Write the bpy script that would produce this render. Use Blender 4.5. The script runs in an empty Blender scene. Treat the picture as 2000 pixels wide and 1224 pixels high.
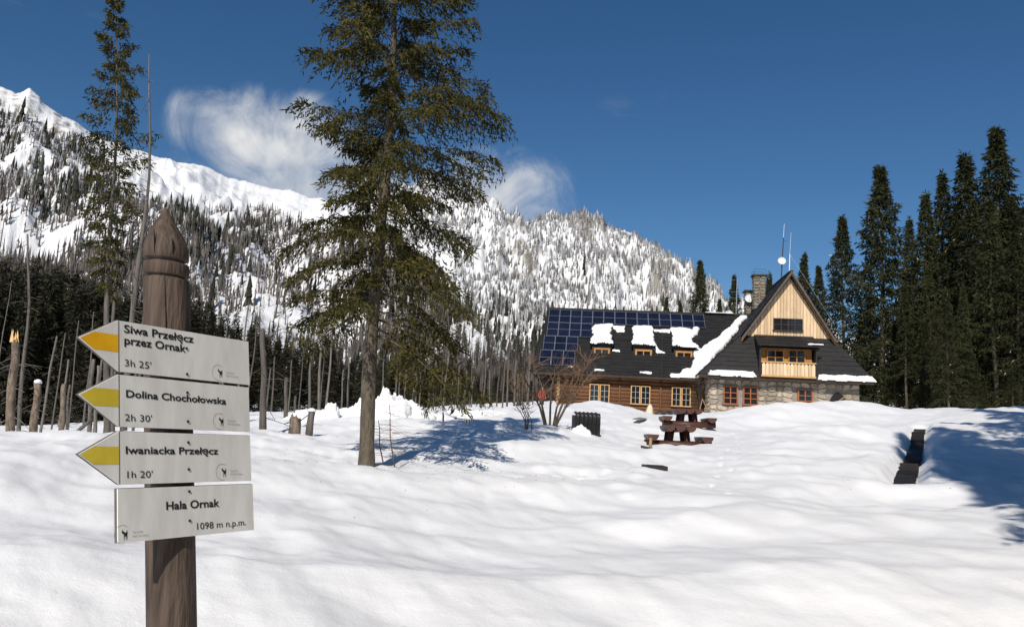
import bpy, math, random
import numpy as np
from mathutils import Vector, Matrix

random.seed(7)
RNG = np.random.default_rng(11)
SC = bpy.context.scene
COL = SC.collection

# ------------------------------------------------------------------ camera
F, CX, CY, EYE = 1000.0, 1280.0, 618.0, 1.6          # focal length and principal point in photo pixels
RO, PI_ = math.radians(3.0), math.radians(8.5)       # the camera is tilted up and slightly rolled
cam = bpy.data.cameras.new('camera'); camo = bpy.data.objects.new('camera', cam); COL.objects.link(camo)
cam.sensor_width = 36; cam.lens = 36 * F / 1266     # the photograph itself is 1266 pixels wide inside its printed border
cam.clip_start = 0.05; cam.clip_end = 20000
f_ = Vector((0, math.cos(PI_), math.sin(PI_))); _u0 = Vector((0, -math.sin(PI_), math.cos(PI_))); _r0 = Vector((1, 0, 0))
r_ = _r0 * math.cos(RO) + _u0 * math.sin(RO); u_ = -_r0 * math.sin(RO) + _u0 * math.cos(RO)
def sight(px, py):
    """direction through a photo pixel, scaled to one metre straight ahead"""
    d = f_ + r_ * ((px - CX) / F) + u_ * ((CY - py) / F); return d / d.y
M = Matrix((r_, u_, -f_)).transposed().to_4x4(); M.translation = (0, 0, EYE)
camo.matrix_world = M
SC.camera = camo

# ------------------------------------------------------------------ sky and sun
SUN_AZ, SUN_EL = math.radians(14), math.radians(36)   # light travels 14 degrees right of straight ahead
world = bpy.data.worlds.new('World'); SC.world = world; world.use_nodes = True
def build_sky():
    nt = world.node_tree; N = nt.nodes; L = nt.links; N.clear()
    out = N.new('ShaderNodeOutputWorld'); mix = N.new('ShaderNodeMixShader'); bg = N.new('ShaderNodeBackground'); cb = N.new('ShaderNodeBackground')
    sky = N.new('ShaderNodeTexSky'); sky.sky_type = 'NISHITA'; sky.sun_disc = False
    sky.sun_elevation = SUN_EL; sky.sun_rotation = math.pi + SUN_AZ
    sky.altitude = 1100; sky.air_density = 1.0; sky.dust_density = 0.05; sky.ozone_density = 3.0
    hs = N.new('ShaderNodeHueSaturation'); hs.inputs['Saturation'].default_value = 1.22; L.new(sky.outputs[0], hs.inputs['Color']); L.new(hs.outputs[0], bg.inputs[0]); bg.inputs[1].default_value = 0.072
    cb.inputs[0].default_value = (0.90, 0.91, 0.94, 1); cb.inputs[1].default_value = 0.82
    tc = N.new('ShaderNodeTexCoord'); D = tc.outputs['Generated']
    def math_(op, a, b=None):
        n = N.new('ShaderNodeMath'); n.operation = op
        for i, v in enumerate((a, b)):
            if v is None: continue
            if isinstance(v, (int, float)): n.inputs[i].default_value = v
            else: L.new(v, n.inputs[i])
        return n.outputs[0]
    ns = N.new('ShaderNodeTexNoise'); ns.inputs['Scale'].default_value = 9; ns.inputs['Detail'].default_value = 12; ns.inputs['Roughness'].default_value = 0.64; ns.inputs['Distortion'].default_value = 0.9
    L.new(D, ns.inputs['Vector'])
    tot = None
    # each cloud: a direction (through photo pixel), its size along x and z, its strength
    for px, py, sx, sz, w in ((935, 392, .065, .038, .9), (990, 415, .09, .05, 1.0), (1030, 462, .13, .04, 1.0), (1005, 385, .07, .035, .85), (908, 374, .05, .025, .7), (1238, 468, .10, .05, .85), (1275, 470, .07, .04, .6),
                              (1410, 372, .05, .03, .22), (1465, 352, .03, .02, .2), (250, 90, .3, .06, .42), (520, 60, .2, .045, .45), (1650, 60, .3, .035, .33), (80, 190, .2, .05, .4)):
        d = sight(px, py).normalized()
        sub = N.new('ShaderNodeVectorMath'); sub.operation = 'SUBTRACT'; L.new(D, sub.inputs[0]); sub.inputs[1].default_value = d
        mul = N.new('ShaderNodeVectorMath'); mul.operation = 'MULTIPLY'; L.new(sub.outputs[0], mul.inputs[0]); mul.inputs[1].default_value = (1 / sx, 1 / sx, 1 / sz)
        ln = N.new('ShaderNodeVectorMath'); ln.operation = 'LENGTH'; L.new(mul.outputs[0], ln.inputs[0])
        v = math_('MULTIPLY', math_('MAXIMUM', math_('SUBTRACT', 1.0, math_('MULTIPLY', ln.outputs['Value'], .62)), 0.0), w)
        tot = v if tot is None else math_('MAXIMUM', tot, v)
    body = math_('ADD', math_('MULTIPLY', tot, 1.5), math_('MULTIPLY', math_('SUBTRACT', ns.outputs[0], .5), 2.6))
    body = math_('MULTIPLY', body, math_('MINIMUM', math_('MULTIPLY', tot, 3.0), 1.0))
    mr = N.new('ShaderNodeMapRange'); mr.interpolation_type = 'SMOOTHSTEP'; mr.inputs[1].default_value = .12; mr.inputs[2].default_value = 1.4; mr.inputs[3].default_value = 0; mr.inputs[4].default_value = .97
    n3 = N.new('ShaderNodeTexNoise'); n3.inputs['Scale'].default_value = 17; n3.inputs['Detail'].default_value = 8; L.new(D, n3.inputs['Vector'])
    cr = N.new('ShaderNodeValToRGB'); cr.color_ramp.elements[0].position = .34; cr.color_ramp.elements[1].position = .66; cr.color_ramp.elements[0].color = (.52, .58, .68, 1); cr.color_ramp.elements[1].color = (1, .99, .97, 1); L.new(n3.outputs[0], cr.inputs[0]); L.new(cr.outputs[0], cb.inputs[0])
    L.new(body, mr.inputs[0]); L.new(mr.outputs[0], mix.inputs[0])
    L.new(bg.outputs[0], mix.inputs[1]); L.new(cb.outputs[0], mix.inputs[2]); L.new(mix.outputs[0], out.inputs[0])
build_sky()
sl = bpy.data.lights.new('sun', 'SUN'); sl.energy = 4.2; sl.angle = math.radians(.53); sl.color = (1, .93, .83)
so = bpy.data.objects.new('sun', sl); COL.objects.link(so)
SUND = Vector((math.sin(SUN_AZ) * math.cos(SUN_EL), math.cos(SUN_AZ) * math.cos(SUN_EL), -math.sin(SUN_EL)))
so.rotation_euler = SUND.to_track_quat('-Z', 'Y').to_euler(); so.location = (-20, -30, 40)
SC.view_settings.view_transform = 'Standard'; SC.view_settings.look = 'None'; SC.view_settings.exposure = 0.06; SC.view_settings.gamma = 1
SC.cycles.max_bounces = 6; SC.cycles.diffuse_bounces = 3; SC.cycles.use_denoising = True

# ------------------------------------------------------------------ helpers: pixels, noise, meshes
def P(px, py, Y):
    return Vector((0, 0, EYE)) + sight(px, py) * Y
_fa, _ra, _ua = np.array(f_), np.array(r_), np.array(u_)
def scr(V):
    d = V - np.array([0, 0, EYE]); k = d @ _fa
    return CX + F * (d @ _ra) / k, CY - F * (d @ _ua) / k
_T = RNG.random((256, 256))
def vn(x, y):
    xi = np.floor(x).astype(int); yi = np.floor(y).astype(int); fx = x - xi; fy = y - yi
    fx = fx * fx * (3 - 2 * fx); fy = fy * fy * (3 - 2 * fy)
    a = _T[xi & 255, yi & 255]; b = _T[(xi + 1) & 255, yi & 255]; c = _T[xi & 255, (yi + 1) & 255]; d = _T[(xi + 1) & 255, (yi + 1) & 255]
    return (a * (1 - fx) + b * fx) * (1 - fy) + (c * (1 - fx) + d * fx) * fy - .5
def fbm(x, y, o=5, g=.5):
    x = np.asarray(x, float); y = np.asarray(y, float); s = 0; w = 1
    for i in range(o):
        s = s + w * vn(x * 2 ** i + 17.3 * i, y * 2 ** i + 41.7 * i); w *= g
    return s
def ridged(x, y, o=5):
    s = 0; w = 1
    for i in range(o):
        s = s + w * (1 - 4 * np.abs(vn(x * 2 ** i + 9.1 * i, y * 2 ** i + 5.3 * i))); w *= .5
    return s
def npmesh(name, V, Q, mats, smooth=False, tint=None):
    V = np.asarray(V, np.float32).reshape(-1, 3); Q = np.asarray(Q, np.int32); k = Q.shape[1]
    me = bpy.data.meshes.new(name); me.vertices.add(len(V)); me.vertices.foreach_set('co', V.ravel())
    me.loops.add(Q.size); me.loops.foreach_set('vertex_index', Q.ravel()); me.polygons.add(len(Q))
    me.polygons.foreach_set('loop_start', np.arange(0, Q.size, k, dtype=np.int32)); me.polygons.foreach_set('loop_total', np.full(len(Q), k, np.int32))
    if smooth: me.polygons.foreach_set('use_smooth', np.ones(len(Q), bool))
    for m in (mats if isinstance(mats, (list, tuple)) else [mats]): me.materials.append(m)
    if tint is not None:
        at = me.color_attributes.new('tint', 'FLOAT_COLOR', 'POINT'); at.data.foreach_set('color', np.c_[tint, np.ones(len(tint))].astype(np.float32).ravel())
    me.update(calc_edges=True); me.validate()
    return me
def link(name, me, parent=None):
    o = bpy.data.objects.new(name, me); COL.objects.link(o)
    if parent is not None: o.parent = parent
    return o
def tag(o, label=None, cat=None, group=None, kind=None):
    for k, v in (('label', label), ('category', cat), ('group', group), ('kind', kind)):
        if v: o[k] = v
    return o
def empty(name, loc, rz=0, label=None, cat=None, group=None):
    o = bpy.data.objects.new(name, None); o.empty_display_size = .2; COL.objects.link(o); o.location = loc; o.rotation_euler = (0, 0, rz)
    return tag(o, label, cat, group)
class MB:
    def __init__(s): s.v = []; s.f = []
    def add(s, vs, fs):
        n = len(s.v); s.v += [tuple(p) for p in vs]; s.f += [tuple(i + n for i in q) for q in fs]; return s
    def box(s, x0, x1, y0, y1, z0, z1, m=None):
        vs = [Vector((x, y, z)) for z in (z0, z1) for y in (y0, y1) for x in (x0, x1)]
        if m is not None: vs = [m @ p for p in vs]
        return s.add(vs, [(0, 2, 3, 1), (4, 5, 7, 6), (0, 1, 5, 4), (2, 6, 7, 3), (0, 4, 6, 2), (1, 3, 7, 5)])
    def prism(s, poly, ext):
        n = len(poly); ext = Vector(ext); a = [Vector(p) for p in poly]
        return s.add(a + [p + ext for p in a], [tuple(range(n))[::-1], tuple(range(n, 2 * n))] + [(i, (i + 1) % n, n + (i + 1) % n, n + i) for i in range(n)])
    def tube(s, pts, rad, n=6, cap=True, rough=0):
        pts = [Vector(p) for p in pts]; base = len(s.v)
        for i, p in enumerate(pts):
            d = (pts[min(i + 1, len(pts) - 1)] - pts[max(i - 1, 0)]).normalized()
            a = d.cross(Vector((0, 1, 0)) if abs(d.y) < .9 else Vector((1, 0, 0))).normalized(); b = d.cross(a)
            r = rad[i] if isinstance(rad, (list, tuple)) else rad
            for k in range(n):
                t = 2 * math.pi * k / n; q = r * (1 + rough * random.uniform(-1, 1))
                s.v.append(tuple(p + (a * math.cos(t) + b * math.sin(t)) * q))
        for i in range(len(pts) - 1):
            for k in range(n):
                s.f.append((base + i * n + k, base + i * n + (k + 1) % n, base + (i + 1) * n + (k + 1) % n, base + (i + 1) * n + k))
        if cap:
            s.f.append(tuple(base + k for k in range(n))[::-1]); s.f.append(tuple(base + (len(pts) - 1) * n + k for k in range(n)))
        return s
    def mesh(s, name, mat, smooth=False):
        me = bpy.data.meshes.new(name); me.from_pydata(s.v, [], s.f)
        for m in (mat if isinstance(mat, (list, tuple)) else [mat]): me.materials.append(m)
        if smooth:
            for p in me.polygons: p.use_smooth = True
        me.update(); return me
    def build(s, name, mat, parent=None, smooth=False): return link(name, s.mesh(name, mat, smooth), parent)

# ------------------------------------------------------------------ materials
def mat(name, c1, c2=None, rough=.8, scale=4, stretch=(1, 1, 1), bump=0, bscale=None, rnd=0, spec=.3, metal=0, tint=False, contrast=1.0, detail=5):
    m = bpy.data.materials.new(name); m.use_nodes = True; nt = m.node_tree; N = nt.nodes; L = nt.links
    b = N['Principled BSDF']; b.inputs['Roughness'].default_value = rough; b.inputs['Specular IOR Level'].default_value = spec; b.inputs['Metallic'].default_value = metal
    c2 = c2 or c1
    tc = N.new('ShaderNodeTexCoord'); mp = N.new('ShaderNodeMapping'); mp.inputs['Scale'].default_value = stretch; L.new(tc.outputs['Object'], mp.inputs[0])
    nz = N.new('ShaderNodeTexNoise'); nz.inputs['Scale'].default_value = scale; nz.inputs['Detail'].default_value = detail; nz.inputs['Roughness'].default_value = .6; L.new(mp.outputs[0], nz.inputs['Vector'])
    rp = N.new('ShaderNodeValToRGB'); rp.color_ramp.elements[0].position = .5 - .2 / contrast; rp.color_ramp.elements[1].position = .5 + .2 / contrast
    rp.color_ramp.elements[0].color = (*c1, 1); rp.color_ramp.elements[1].color = (*c2, 1); L.new(nz.outputs[0], rp.inputs[0])
    colr = rp.outputs[0]
    if tint:
        at = N.new('ShaderNodeAttribute'); at.attribute_name = 'tint'
        mx = N.new('ShaderNodeMix'); mx.data_type = 'RGBA'; mx.blend_type = 'MULTIPLY'; mx.inputs[0].default_value = 1; L.new(colr, mx.inputs[6]); L.new(at.outputs[0], mx.inputs[7]); colr = mx.outputs[2]
    if rnd:
        oi = N.new('ShaderNodeObjectInfo'); hs = N.new('ShaderNodeHueSaturation'); mr = N.new('ShaderNodeMapRange'); mr.inputs[3].default_value = 1 - rnd; mr.inputs[4].default_value = 1 + rnd
        L.new(oi.outputs['Random'], mr.inputs[0]); L.new(mr.outputs[0], hs.inputs['Value']); L.new(colr, hs.inputs['Color']); colr = hs.outputs[0]
    L.new(colr, b.inputs['Base Color'])
    if bump:
        n2 = N.new('ShaderNodeTexNoise'); n2.inputs['Scale'].default_value = bscale or scale; n2.inputs['Detail'].default_value = 6; L.new(mp.outputs[0], n2.inputs['Vector'])
        bp = N.new('ShaderNodeBump'); bp.inputs['Strength'].default_value = bump; bp.inputs['Distance'].default_value = .05; L.new(n2.outputs[0], bp.inputs['Height']); L.new(bp.outputs[0], b.inputs['Normal'])
    return m
MT = {}
MT['snow'] = mat('snow', (.845, .85, .86), (.875, .875, .88), rough=.65, scale=.35, bump=.12, bscale=11, spec=.25)
MT['roofsnow'] = mat('roof_snow', (.85, .86, .88), (.9, .9, .91), rough=.7, scale=2, bump=.25, bscale=6)
MT['shingle'] = mat('dark_shingle', (.011, .0105, .011), (.024, .0225, .022), rough=.62, scale=3, stretch=(1, 1, 3), bump=.3, bscale=14, spec=.35)
MT['wood_light'] = mat('new_larch_board', (.52, .36, .21), (.72, .55, .36), rough=.7, scale=3, stretch=(9, 9, .6), rnd=.22, bump=.1)
MT['wood_orange'] = mat('orange_stained_wood', (.33, .14, .035), (.5, .24, .07), rough=.6, scale=3, stretch=(6, 6, 1), rnd=.12)
MT['wood_trim'] = mat('pale_window_wood', (.42, .24, .09), (.58, .36, .15), rough=.6, scale=4)
MT['wood_red'] = mat('red_brown_window_wood', (.25, .075, .025), (.36, .12, .04), rough=.5, scale=4)
MT['log'] = mat('brown_log', (.06, .026, .012), (.19, .085, .036), rough=.7, scale=2.2, stretch=(.5, 5, 5), rnd=.25, bump=.3)
MT['log_end'] = mat('pale_log', (.3, .19, .09), (.42, .28, .15), rough=.8, scale=4)
MT['darkwood'] = mat('dark_fascia', (.03, .02, .014), (.06, .04, .028), rough=.75, scale=4)
MT['barge'] = mat('grey_barge_board', (.06, .05, .045), (.12, .1, .085), rough=.75, scale=4)
MT['mortar'] = mat('mortar', (.2, .18, .155), (.3, .27, .24), rough=.95, scale=6, bump=.4)
MT['stone'] = mat('rubble_stone', (.27, .225, .17), (.47, .40, .31), rough=.9, scale=3.5, rnd=.32, bump=.5, bscale=12)
MT['chimney'] = mat('chimney_stone', (.15, .13, .1), (.27, .235, .18), rough=.9, scale=6, rnd=.25, bump=.4)
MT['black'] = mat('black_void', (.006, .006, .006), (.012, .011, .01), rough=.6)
MT['glass'] = mat('window_glass', (.008, .01, .014), (.02, .022, .026), rough=.05, spec=.6, scale=1)
MT['muntin'] = mat('white_muntin', (.33, .32, .3), (.42, .4, .38), rough=.5)
MT['curtain'] = mat('pale_curtain', (.35, .36, .38), (.5, .5, .5), rough=.9)
MT['solar'] = mat('solar_cell', (.006, .009, .022), (.012, .016, .036), rough=.12, scale=2, rnd=.2, spec=.5)
MT['alu'] = mat('aluminium', (.34, .36, .39), (.42, .44, .47), rough=.4, metal=.6)
MT['metal_dark'] = mat('dark_metal', (.03, .03, .032), (.05, .05, .05), rough=.5)
MT['white'] = mat('white_paint', (.7, .7, .69), (.78, .78, .77), rough=.45)
MT['bark'] = mat('spruce_bark', (.06, .049, .036), (.165, .137, .1), rough=.9, scale=5, stretch=(3, 3, .9), bump=.7, bscale=14)
MT['deadbark'] = mat('bleached_dead_wood', (.065, .057, .049), (.19, .168, .145), rough=.85, scale=3, stretch=(4, 4, .5), bump=.5, rnd=.3)
MT['snag'] = mat('torn_bark', (.085, .068, .054), (.25, .19, .14), rough=.85, scale=7, stretch=(1.2, 1.2, .5), bump=.6, contrast=1.6)
MT['fresh'] = mat('fresh_split_wood', (.6, .36, .14), (.75, .52, .26), rough=.7, scale=12)
MT['needle_olive'] = mat('olive_needles', (.026, .029, .009), (.082, .070, .019), rough=.75, scale=1.3, spec=.12, tint=True)
MT['needle_dark'] = mat('dark_needles', (.019, .024, .010), (.048, .050, .020), rough=.75, scale=.5, spec=.12, tint=True, rnd=.25)
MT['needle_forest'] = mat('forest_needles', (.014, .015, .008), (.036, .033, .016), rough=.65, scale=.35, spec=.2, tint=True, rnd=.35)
MT['twig'] = mat('brown_twig', (.09, .05, .03), (.22, .13, .075), rough=.85, scale=3)
MT['slope_tree'] = mat('slope_trees', (.8, .8, .8), (1, 1, 1), rough=.85, scale=.02, spec=.1, tint=True)
MT['post'] = mat('post_wood', (.042, .030, .023), (.13, .092, .07), rough=.72, scale=5, stretch=(7, 7, .7), bump=.35, bscale=9, contrast=1.0)
MT['sign'] = mat('white_sign_sheet', (.62, .60, .56), (.80, .79, .76), rough=.5, scale=13, stretch=(1, 1, .22), detail=10, contrast=1.0)
MT['sign_edge'] = mat('sign_edge', (.1, .09, .08), (.16, .15, .13), rough=.7)
MT['ink'] = mat('black_ink', (.012, .012, .012), (.02, .02, .02), rough=.6)
MT['inkgrey'] = mat('grey_ink', (.3, .3, .3), (.36, .36, .36), rough=.6)
MT['yel1'] = mat('orange_yellow_stripe', (.72, .36, .008), (.82, .44, .015), rough=.5, scale=12)
MT['yel2'] = mat('faded_yellow_stripe', (.56, .42, .03), (.68, .54, .06), rough=.5, scale=12)
MT['redlog'] = mat('red_brown_stained_log', (.035, .012, .009), (.095, .034, .022), rough=.5, scale=4, stretch=(1, 6, 6), bump=.3, spec=.4)
MT['blackplastic'] = mat('black_corrugated_plastic', (.012, .012, .013), (.024, .024, .024), rough=.45)
MT['greyboard'] = mat('weathered_grey_board', (.19, .17, .15), (.31, .28, .25), rough=.85, scale=5, stretch=(1, 8, 8))
MT['cream'] = mat('cream_cloth', (.62, .55, .4), (.7, .63, .48), rough=.9)
MT['plank'] = mat('shade_darkened_plank', (.012, .010, .009), (.03, .024, .02), rough=.55, scale=5, stretch=(5, 1, 5), rnd=.3)  # dark wood, taken darker to paint in the shade of the trench
MT['bluetarp'] = mat('dark_blue_tarp', (.012, .02, .045), (.03, .045, .08), rough=.5)
def snow_grain():
    nt = MT['snow'].node_tree; N = nt.nodes; L = nt.links; b = N['Principled BSDF']; old = b.inputs['Normal'].links[0].from_node
    tc = N.new('ShaderNodeTexCoord'); nz = N.new('ShaderNodeTexNoise'); nz.inputs['Scale'].default_value = 42; nz.inputs['Detail'].default_value = 8; nz.inputs['Roughness'].default_value = .7; L.new(tc.outputs['Object'], nz.inputs['Vector'])
    bp = N.new('ShaderNodeBump'); bp.inputs['Strength'].default_value = .5; bp.inputs['Distance'].default_value = .012; L.new(nz.outputs[0], bp.inputs['Height']); L.new(old.outputs[0], bp.inputs['Normal']); L.new(bp.outputs[0], b.inputs['Normal'])
snow_grain()
def rock_snow():
    m = mat('mountain_snow_rock', (.76, .77, .79), (.84, .845, .85), rough=.85, scale=.02, spec=.15, bump=.0)
    nt = m.node_tree; N = nt.nodes; L = nt.links; b = N['Principled BSDF']
    at = N.new('ShaderNodeAttribute'); at.attribute_name = 'tint'
    tc = N.new('ShaderNodeTexCoord'); mp = N.new('ShaderNodeMapping'); mp.inputs['Scale'].default_value = (1, 1, .35); L.new(tc.outputs['Object'], mp.inputs[0])
    nz = N.new('ShaderNodeTexNoise'); nz.inputs['Scale'].default_value = .05; nz.inputs['Detail'].default_value = 10; nz.inputs['Roughness'].default_value = .72; L.new(mp.outputs[0], nz.inputs['Vector'])
    sep = N.new('ShaderNodeSeparateColor'); L.new(at.outputs[0], sep.inputs[0])
    ad = N.new('ShaderNodeMath'); ad.operation = 'ADD'; L.new(sep.outputs[0], ad.inputs[0]); L.new(nz.outputs[0], ad.inputs[1])
    mr = N.new('ShaderNodeMapRange'); mr.inputs[1].default_value = .98; mr.inputs[2].default_value = 1.16; L.new(ad.outputs[0], mr.inputs[0])
    rk = N.new('ShaderNodeValToRGB'); rk.color_ramp.elements[0].color = (.12, .112, .1, 1); rk.color_ramp.elements[1].color = (.34, .31, .265, 1); rk.color_ramp.elements[0].position = .35; rk.color_ramp.elements[1].position = .65
    n2 = N.new('ShaderNodeTexNoise'); n2.inputs['Scale'].default_value = .09; n2.inputs['Detail'].default_value = 6; L.new(mp.outputs[0], n2.inputs['Vector']); L.new(n2.outputs[0], rk.inputs[0])
    old = b.inputs['Base Color'].links[0].from_socket
    mx = N.new('ShaderNodeMix'); mx.data_type = 'RGBA'; L.new(mr.outputs[0], mx.inputs[0]); L.new(old, mx.inputs[6]); L.new(rk.outputs[0], mx.inputs[7]); L.new(mx.outputs[2], b.inputs['Base Color'])
    bp = N.new('ShaderNodeBump'); bp.inputs['Strength'].default_value = .6; bp.inputs['Distance'].default_value = 6; L.new(nz.outputs[0], bp.inputs['Height']); L.new(bp.outputs[0], b.inputs['Normal'])
    return m
MT['mountain'] = rock_snow()

# ------------------------------------------------------------------ ground: a snow surface through points seen in the photo
CTRL_W = [(-7, 1, .35), (0, 1, -.02), (7, 1, .1), (-3.2, 4, .22), (-1.3, 3.2, .05), (0, 4, 0), (2, 4, -.02), (5, 4, .05), (-9, 5, .65), (-5, 6.5, .5), (-8, 9, .95), (-2.5, 8, .42), (0, 8, .38), (3, 8, .34), (7, 8, .4), (14, 8, .8), (-16, 8, 1.0),
          (-12, -3, .4), (0, -3, -.05), (12, -3, .4)]
CTRL_P = [(647, 776, 14), (720, 771, 14), (790, 769, 15), (500, 774, 14), (300, 776, 13), (100, 780, 12), (650, 792, 20), (790, 786, 21), (600, 782, 34), (760, 778, 34), (400, 770, 20), (100, 765, 18), (880, 790, 15), (890, 765, 22), (960, 763, 24), (960, 800, 16.5), (1100, 798, 17), (1020, 766, 24),
          (1000, 748, 36), (1150, 752, 36), (1200, 764, 25), (1250, 757, 27), (1220, 746, 38), (1290, 735, 38), (1300, 762, 27), (1327, 758, 28), (1340, 731, 42), (1385, 727, 42), (1420, 735, 42), (1450, 744, 42), (1380, 775, 28), (1200, 800, 17),
          (1485, 780, 30), (1500, 756, 37), (1450, 790, 25), (1530, 776, 31), (1525, 758, 39), (1480, 744, 53), (1505, 748, 50), (1540, 741, 44), (1580, 733, 44), (1610, 728, 44), (1650, 729, 44), (1690, 735, 44), (1715, 729, 46), (1745, 734, 46), (1768, 748, 42),
          (1600, 770, 28), (1650, 760, 31), (1700, 772, 28), (1785, 756, 37), (1778, 778, 28), (1770, 807, 20), (1830, 739, 42), (1900, 735, 42), (1970, 735, 42), (1830, 765, 28), (1900, 768, 27), (1900, 820, 16), (1900, 880, 10.5), (1740, 840, 15), (1280, 805, 17), (1450, 808, 18), (1600, 806, 18),
          (1385, 744, 55), (1600, 747, 56), (1700, 750, 57), (1330, 740, 58), (1800, 744, 60), (1900, 745, 62), (2100, 745, 60), (2250, 760, 35), (2250, 800, 18), (1230, 738, 62), (1100, 740, 60), (900, 744, 60), (700, 774, 52), (810, 764, 50), (400, 765, 46), (100, 738, 40),
          (-200, 720, 60), (100, 708, 120), (700, 762, 120), (1300, 728, 120), (1900, 745, 120), (2300, 765, 120)]
_c = np.array([list(p) for p in CTRL_W] + [list(P(*q)) for q in CTRL_P])
def _uv(x, y):
    y = np.maximum(y, -4.0)
    return np.clip(x / (y + 8), -2.4, 1.7), 1.2 * np.log((y + 8) / 8)
def _phi(r): return r * r * np.log(r + 1e-6)
_cu, _cv = _uv(_c[:, 0], _c[:, 1]); _n = len(_c)
_A = np.zeros((_n + 3, _n + 3)); _A[:_n, :_n] = _phi(np.hypot(_cu[:, None] - _cu, _cv[:, None] - _cv)) + np.eye(_n) * 2e-4
_A[:_n, _n:] = np.c_[np.ones(_n), _cu, _cv]; _A[_n:, :_n] = _A[:_n, _n:].T
_w = np.linalg.solve(_A, np.r_[_c[:, 2], 0, 0, 0])
# trodden path of dark planks cut into the snow on the right
WALK = [P(1786, 754, 37), P(1782, 766, 31), P(1776, 785, 24.5), P(1770, 807, 20), P(1763, 832, 16.5)]
_rd = random.Random(21); PRINTS = []
for A_, B_, n_ in ((P(1558, 757, 38), P(1545, 812, 18), 26), (P(1470, 800, 19), P(1330, 812, 17), 9), (P(1545, 812, 18), P(1530, 860, 13), 6)):
    for k_ in range(n_):
        q_ = A_.lerp(B_, (k_ + _rd.uniform(.2, .8)) / n_); w_ = (B_ - A_).normalized(); o_ = .14 * (1 if k_ % 2 else -1) * _rd.uniform(.6, 1.5)
        PRINTS.append((q_.x - w_.y * o_, q_.y + w_.x * o_, w_.x, w_.y))
def segdist(x, y, pts):
    d = np.full(np.shape(x), 1e9)
    for (ax, ay), (bx, by) in zip(pts[:-1], pts[1:]):
        vx, vy = bx - ax, by - ay; t = np.clip(((x - ax) * vx + (y - ay) * vy) / (vx * vx + vy * vy), 0, 1)
        d = np.minimum(d, np.hypot(x - ax - t * vx, y - ay - t * vy))
    return d
def ground(x, y, fine=True):
    x = np.asarray(x, float); y = np.asarray(y, float); sh = x.shape; x = x.ravel(); y = y.ravel()
    u, v = _uv(x, y); z = _w[_n] + _w[_n + 1] * u + _w[_n + 2] * v
    for k in range(_n): z = z + _w[k] * _phi(np.hypot(u - _cu[k], v - _cv[k]))
    r = np.hypot(x, y); t = np.clip((r - 110) / 120, 0, 1); t = t * t * (3 - 2 * t)
    z = z * (1 - t) + (4.0 + .012 * r) * t
    amp = np.clip(r / 6, .35, 1) * (1 - t * .5)
    z = z + amp * (.26 * fbm(x * .3, y * .36, 3) + .11 * (ridged(x * .13 + y * .07, y * .2 - x * .05 + 6, 2) - .4) * np.clip(1.3 - r / 45, 0, 1) + .085 * fbm(x * 1.3 + .5 * y, y * .8, 3) + .11 * (np.abs(fbm(x * 1.7, y * 1.1 + 4, 2)) - .15) * np.clip((y - 9) / 8, 0, 1))
    dw = segdist(x, y, [(p.x, p.y) for p in WALK]); z = z - .26 * np.clip(1.8 - dw / .27, 0, 1) + .05 * np.exp(-((dw - .9) / .35) ** 2)
    if fine:
        near = r < 42
        xn, yn = x[near], y[near]; dz = np.zeros(len(xn))
        dz += .008 * fbm(xn * 5, yn * 9, 4, .6) + .03 * fbm(xn * .9 + .4 * yn, yn * 2.0, 3)
        for fx, fy, ux, uy in PRINTS:
            m = (np.abs(xn - fx) < .5) & (np.abs(yn - fy) < .5)
            if m.any():
                a = (xn[m] - fx) * ux + (yn[m] - fy) * uy; b = -(xn[m] - fx) * uy + (yn[m] - fy) * ux; q = (a / .15) ** 2 + (b / .07) ** 2
                dz[m] += -.07 / (1 + q ** 3) + .012 * np.exp(-((np.sqrt(q) - 1.5) / .35) ** 2)
        z[near] += dz
    return z.reshape(sh)
def gz(x, y): return float(ground(np.array([x]), np.array([y]), False)[0])
def place(px, Y):
    """the point of the snow surface that photo column px shows at depth Y"""
    x = Y * (px - CX) / F
    for _ in range(5):
        sx = scr(np.array([[x, Y, gz(x, Y)]]))[0][0]; x += (px - sx) / F * Y
    return Vector((x, Y, gz(x, Y)))
def build_ground():
    az = np.r_[np.linspace(-37, 37, 560), np.linspace(38.5, 321.5, 80)]
    rr = np.r_[.02, .5, np.geomspace(1.0, 130, 520), np.geomspace(150, 6000, 22)]
    A, R = np.meshgrid(np.radians(az), rr); X = R * np.sin(A); Y = R * np.cos(A)
    Z = ground(X, Y); nr, nc = X.shape
    i = np.arange(nr - 1)[:, None] * nc; j = np.arange(nc)[None]; j2 = (j + 1) % nc
    Q = np.stack([i + j, i + nc + j, i + nc + j2, i + j2], -1).reshape(-1, 4)[:, ::-1]
    V = np.stack([X, Y, Z], -1).reshape(-1, 3)
    tag(link('snow_ground', npmesh('snow_ground', V, Q, MT['snow'], True)), 'undulating snow cover with drifts and footprints', None, None, 'structure')
build_ground()

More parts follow.
